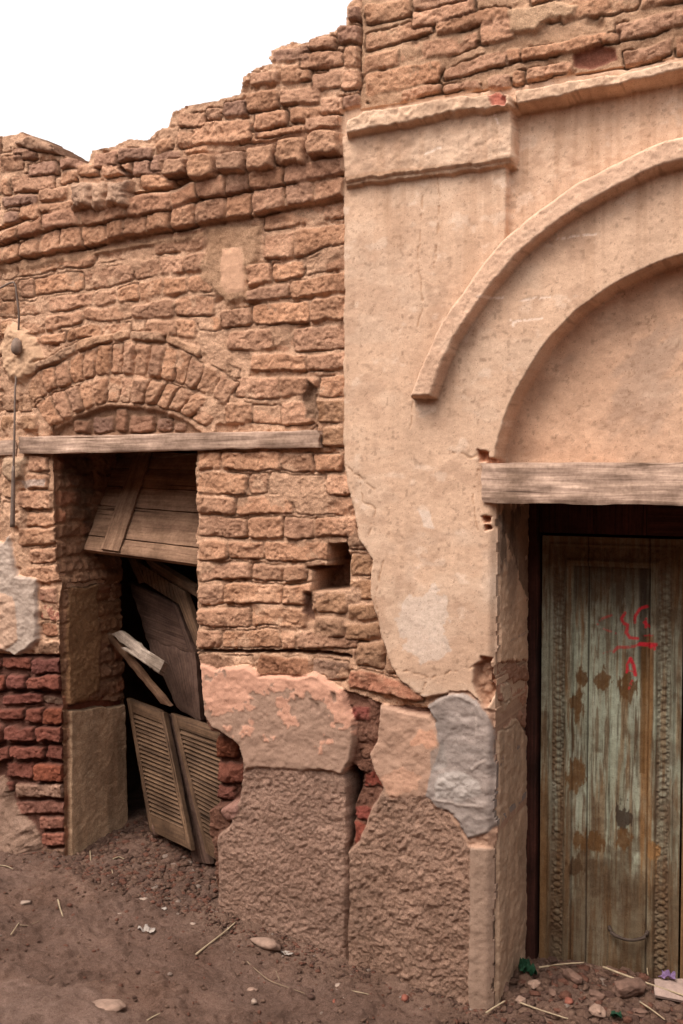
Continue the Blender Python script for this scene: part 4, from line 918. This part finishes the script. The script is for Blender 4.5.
crumple('plastic_bag', gput(203, 858, .012), (.018, .03, .05), M['bluewhite'], 'pale blue plastic scrap behind the corner of the left roughcast block', 'plastic scrap', 6, .8)
crumple('green_wrapper', gput(527, 978, .02), (.026, .02, .024), M['green'], 'crumpled green plastic wrapper in the corner by the right jamb', 'plastic scrap', 7, .9)
crumple('green_scrap', gput(616, 1022, .015), (.016, .014, .014), M['green'], 'small green scrap at the bottom edge among the stones', 'plastic scrap', 8, .8)
slab('cardboard_piece', [gput(655, 992, .05), gput(720, 996, .06), gput(720, 1016, .03), gput(655, 1003, .03)], .02, M['card'], None, 10, 6, .003, .004, 9)
tag(bpy.data.objects['cardboard_piece'], 'pale torn cardboard piece at the right edge in front of the carved door', 'cardboard')
crumple('purple_wrapper', gput(668, 993, .055), (.024, .014, .012), M['purple'], 'crumpled purple wrapper lying on the pale cardboard', 'wrapper', 9, .8)

# ------------------------------------------------------------------ iron rod and round stone on the left wall
rp_ = [atY(-20, 296, -.04), atY(0, 288, -.03), atY(10, 283, -.03), atY(15, 284, -.035), atY(17, 298, -.03), atY(19, 318, -.022), atY(17, 350, -.004), atY(16, 380, -.02), atY(15, 392, -.03)]
o = tube('iron_rod', rp_+[atY(14.5, 430, -.045), atY(13.5, 470, -.04)], .0042, M['iron'], None, 8, 5, .08, 2)
e_ = empty('bent_iron_rod', tuple(atY(13, 526, -.035)), 'rusty bent iron rod hanging down the left edge of the brick wall', 'iron rod')
o.parent = e_; o.location = -e_.location; o.name = 'rod'
tube('rod_sleeve', [atY(13.5, 466, -.04), atY(13, 500, -.04), atY(12.5, 527, -.036)], lambda t: .0065+.004*t, M['iron'], e_, 10, 4, .05, 3)
ks = rockverts(_iv, (.026, .022, .037), 3, .1, .12)
ko = link('round_stone', npmesh('round_stone', ks, _if), M['knob'], left); ko.location = Vector(atY(17, 347, -.034))-left.location
md = ko.modifiers.new('s', 'SUBSURF'); md.render_levels = 2

# ------------------------------------------------------------------ broken woodwork in the left doorway
# hanging boarded panel under the lintel
BLp, BRp, TRp, TLp = atY(84, 549, .13), atY(212, 566, .11), atY(232, 452, .36), atY(116, 452, .42)
hp_ = empty('hanging_board_panel', tuple(BLp), 'boarded wooden panel with a diagonal batten hanging tilted under the left lintel', 'board panel')
def bl(u, v): return (TLp*(1-u)+TRp*u)*(1-v)+(BLp*(1-u)+BRp*u)*v
cuts = [0, .17, .36, .56, .86, 1.0]
for i, (a, b) in enumerate(zip(cuts[:-1], cuts[1:])):
    slab('plank', [bl(.0, a+.006), bl(1, a+.006), bl(1, b-.006), bl(.0, b-.006)], .018, M['board'], hp_, 24, 4, .0015, .003, 30+i, ndir=(0, -1, .8))
nrm = np.cross(TRp-TLp, BLp-TLp); nrm /= np.linalg.norm(nrm); nrm = nrm if nrm@(CAM-TLp) > 0 else -nrm
b0 = [bl(.20, .02), bl(.34, .02), bl(.30, .99), bl(.15, .99)]
b0 = [p+nrm*.016 for p in b0]
slab('batten', b0, .014, M['board'], hp_, 5, 24, .0015, .002, 41, ndir=(0, -1, .8))
slab('edge_board', [p+nrm*.003 for p in (bl(.0, .90), bl(1, .92), bl(1, 1.0), bl(.0, 1.0))], .03, M['board'], hp_, 24, 3, .001, .002, 42, ndir=(0, -1, .8))
# long louvred shutter behind, slanting down to the right
ls = empty('broken_louvred_shutter', tuple(atY(195, 660, .30)), 'broken louvred shutter slanting down from under the hanging panel', 'shutter')
slab('rail', PQ([(142, 556), (194, 588), (197, 598), (150, 570)], [.42, .22, .22, .42]), .03, M['shutter'], ls, 20, 4, .001, .001, 50)
slab('stile', PQ([(170, 583), (184, 592), (206, 655), (196, 650)], [.30, .27, .24, .25]), .03, M['shutter'], ls, 4, 24, .001, .002, 51)
slab('stile', PQ([(126, 556), (134, 556), (145, 582), (138, 584)], [.44, .42, .40, .42]), .03, M['shutter'], ls, 4, 12, .001, .002, 52)
for i in range(11):
    t = i/10; x = 134+t*38; y = 560+t*24
    slab('louvre', PQ([(x, y), (x+3.0, y+1.5), (x+6.5, y+20), (x+3.2, y+18)], [.43-t*.12]*4), .008, M['shutter'], ls, 2, 6, .0005, 0, 53+i)
# dark plank door leaf, curved broken edge
dkp = empty('broken_dark_board', tuple(atY(180, 715, .32)), 'wide dark weathered board leaning askew behind the louvred shutter', 'board')
slab('board', PQ([(128, 582), (172, 604), (192, 655), (146, 640)], [.46, .34, .31, .42]), .03, M['boarddark'], dkp, 12, 16, .003, .006, 70)
slab('board', PQ([(145, 637), (191, 652), (199, 722), (176, 708)], [.42, .312, .28, .34]), .03, M['boarddark'], dkp, 12, 16, .003, .006, 71)
slab('edge_strip', PQ([(171, 602), (177, 607), (194, 655), (188, 652)], [.33, .32, .295, .30]), .03, M['boarddark'], dkp, 3, 16, .002, .004, 72)
slab('edge_strip', PQ([(188, 650), (194, 653), (200, 720), (195, 716)], [.30, .295, .27, .27]), .03, M['boarddark'], dkp, 3, 16, .002, .004, 73)
# splintered timber
o = slab('slanting_plank', PQ([(101, 632), (112, 636), (170, 707), (160, 704)], [.30, .28, .26, .28]), .022, M['board'], None, 4, 24, .002, .004, 80); tag(o, 'brown plank slanting down over the louvred shutters from the jamb', 'plank')
o = slab('split_timber', PQ([(111, 634), (121, 630), (158, 660), (150, 668)], [.27, .26, .17, .16]), .025, M['greywood'], None, 4, 20, .003, .006, 81); tag(o, 'upper splintered grey timber stub lying across the slanting plank', 'timber')
o = slab('split_timber', PQ([(120, 647), (138, 645), (164, 660), (158, 673)], [.24, .23, .14, .14]), .04, M['greywood'], None, 12, 10, .004, .006, 82); tag(o, 'thick blunt end of a broken grey timber sticking out', 'timber')
o = slab('thin_batten', PQ([(113, 540), (116, 540), (117.5, 705), (114.5, 705)], .42), .012, M['shutter'], None, 2, 30, .001, .002, 83); tag(o, 'thin upright batten behind the jamb of the left doorway', 'batten')
# louvred shutters standing at the foot
def shutter(q, ys, nl, label, seed, st=.10, rails=(.10, .14)):
    C4 = PQ(q, ys); TL, TR, BR_, BL = C4
    g = lambda u, v: (TL*(1-u)+TR*u)*(1-v)+(BL*(1-u)+BR_*u)*v
    n = np.cross(TR-TL, BL-TL); n /= np.linalg.norm(n); n = n if n@(CAM-TL) > 0 else -n
    e = empty('louvred_shutter', tuple(BL), label, 'shutter', 'louvred shutters leaning at the foot of the left doorway')
    sq = lambda u0, u1, v0, v1, of=0: [g(u0, v0)+n*of, g(u1, v0)+n*of, g(u1, v1)+n*of, g(u0, v1)+n*of]
    slab('stile', sq(0, st, 0, 1, .012), .03, M['shutter'], e, 3, 30, .001, .001, seed); slab('stile', sq(1-st, 1, 0, 1, .012), .03, M['shutter'], e, 3, 30, .001, .001, seed+1)
    slab('rail', sq(st, 1-st, 0, rails[0], .010), .028, M['shutter'], e, 12, 3, .001, .001, seed+2); slab('rail', sq(st, 1-st, 1-rails[1], 1, .010), .028, M['shutter'], e, 12, 3, .001, .001, seed+3)
    v0 = rails[0]; dv = (1-rails[0]-rails[1])/nl
    for i in range(nl):
        a = v0+i*dv; P = sq(st, 1-st, a, a+dv*1.05)
        P = [P[0]-n*.010, P[1]-n*.010, P[2]+n*.010, P[3]+n*.010]
        slab('louvre', P, .005, M['shutter'], e, 6, 2, .0004, 0, seed+5+i)
    slab('back_board', sq(.02, .98, .02, .98, -.016), .006, M['boarddark'], e, 4, 4, .0004, 0, seed+40)
    return e
shutter([(128, 698), (165, 712), (193, 850), (151, 830)], [.36, .32, .16, .30], 23, 'left louvred shutter with a worn top rail, leaning in the doorway', 100)
shutter([(172, 713), (222, 729), (248, 880), (207, 852)], [.29, .24, .20, .17], 23, 'right louvred shutter partly behind the roughcast block', 150)
o = slab('gap_shade_strip', PQ([(163, 714), (174, 716), (209, 864), (192, 862)], [.37, .34, .21, .22]), .03, M['boarddark'], None, 3, 30, .001, .002, 200); tag(o, 'dark strip standing in for the shaded gap between the two louvred shutters', 'gap shade')  # dark board put in as the shade of the gap between the shutters

# ------------------------------------------------------------------ unseen street wall added behind the viewer to shade the lower fronts
osd = slab('opposite_shade_wall', [(-14, -5.0, 4.1), (12, -5.0, 4.1), (12, -5.0, -.5), (-14, -5.0, -.5)], .5, masonry('shade_wall_mud', .6, .004, attr=False, base=(.36, .22, .145)), None, 60, 12, .02, .1, 400, ndir=(0, 1, 0))
osd['kind'] = 'structure'
# ------------------------------------------------------------------ light
w = bpy.data.worlds.new('World'); scene.world = w; w.use_nodes = True; nt = w.node_tree
bg = nt.nodes['Background']; sky = nn(nt, 'ShaderNodeTexSky', sky_type='NISHITA'); sky.sun_disc = False
SE = math.radians(58); SA = math.radians(200)      # azimuth: from the street side, slightly left
sky.sun_elevation = SE; sky.sun_rotation = SA; sky.dust_density = 4; sky.air_density = 1.2
hs = nn(nt, 'ShaderNodeHueSaturation'); hs.inputs['Saturation'].default_value = .08
nt.links.new(sky.outputs[0], hs.inputs['Color']); nt.links.new(hs.outputs[0], bg.inputs[0]); bg.inputs[1].default_value = .15
sl = bpy.data.lights.new('sun', 'SUN'); sl.energy = 1.0; sl.angle = math.radians(30); sl.color = (1, .90, .78)
so_ = bpy.data.objects.new('sun', sl); COL.objects.link(so_)
sd = Vector((math.sin(SA)*math.cos(SE), math.cos(SA)*math.cos(SE), math.sin(SE)))
so_.rotation_euler = sd.to_track_quat('Z', 'Y').to_euler()
vs_ = scene.view_settings; vs_.view_transform = 'Standard'; vs_.look = 'None'; vs_.gamma = 1; vs_.exposure = 1.2
scene.render.engine = 'CYCLES'
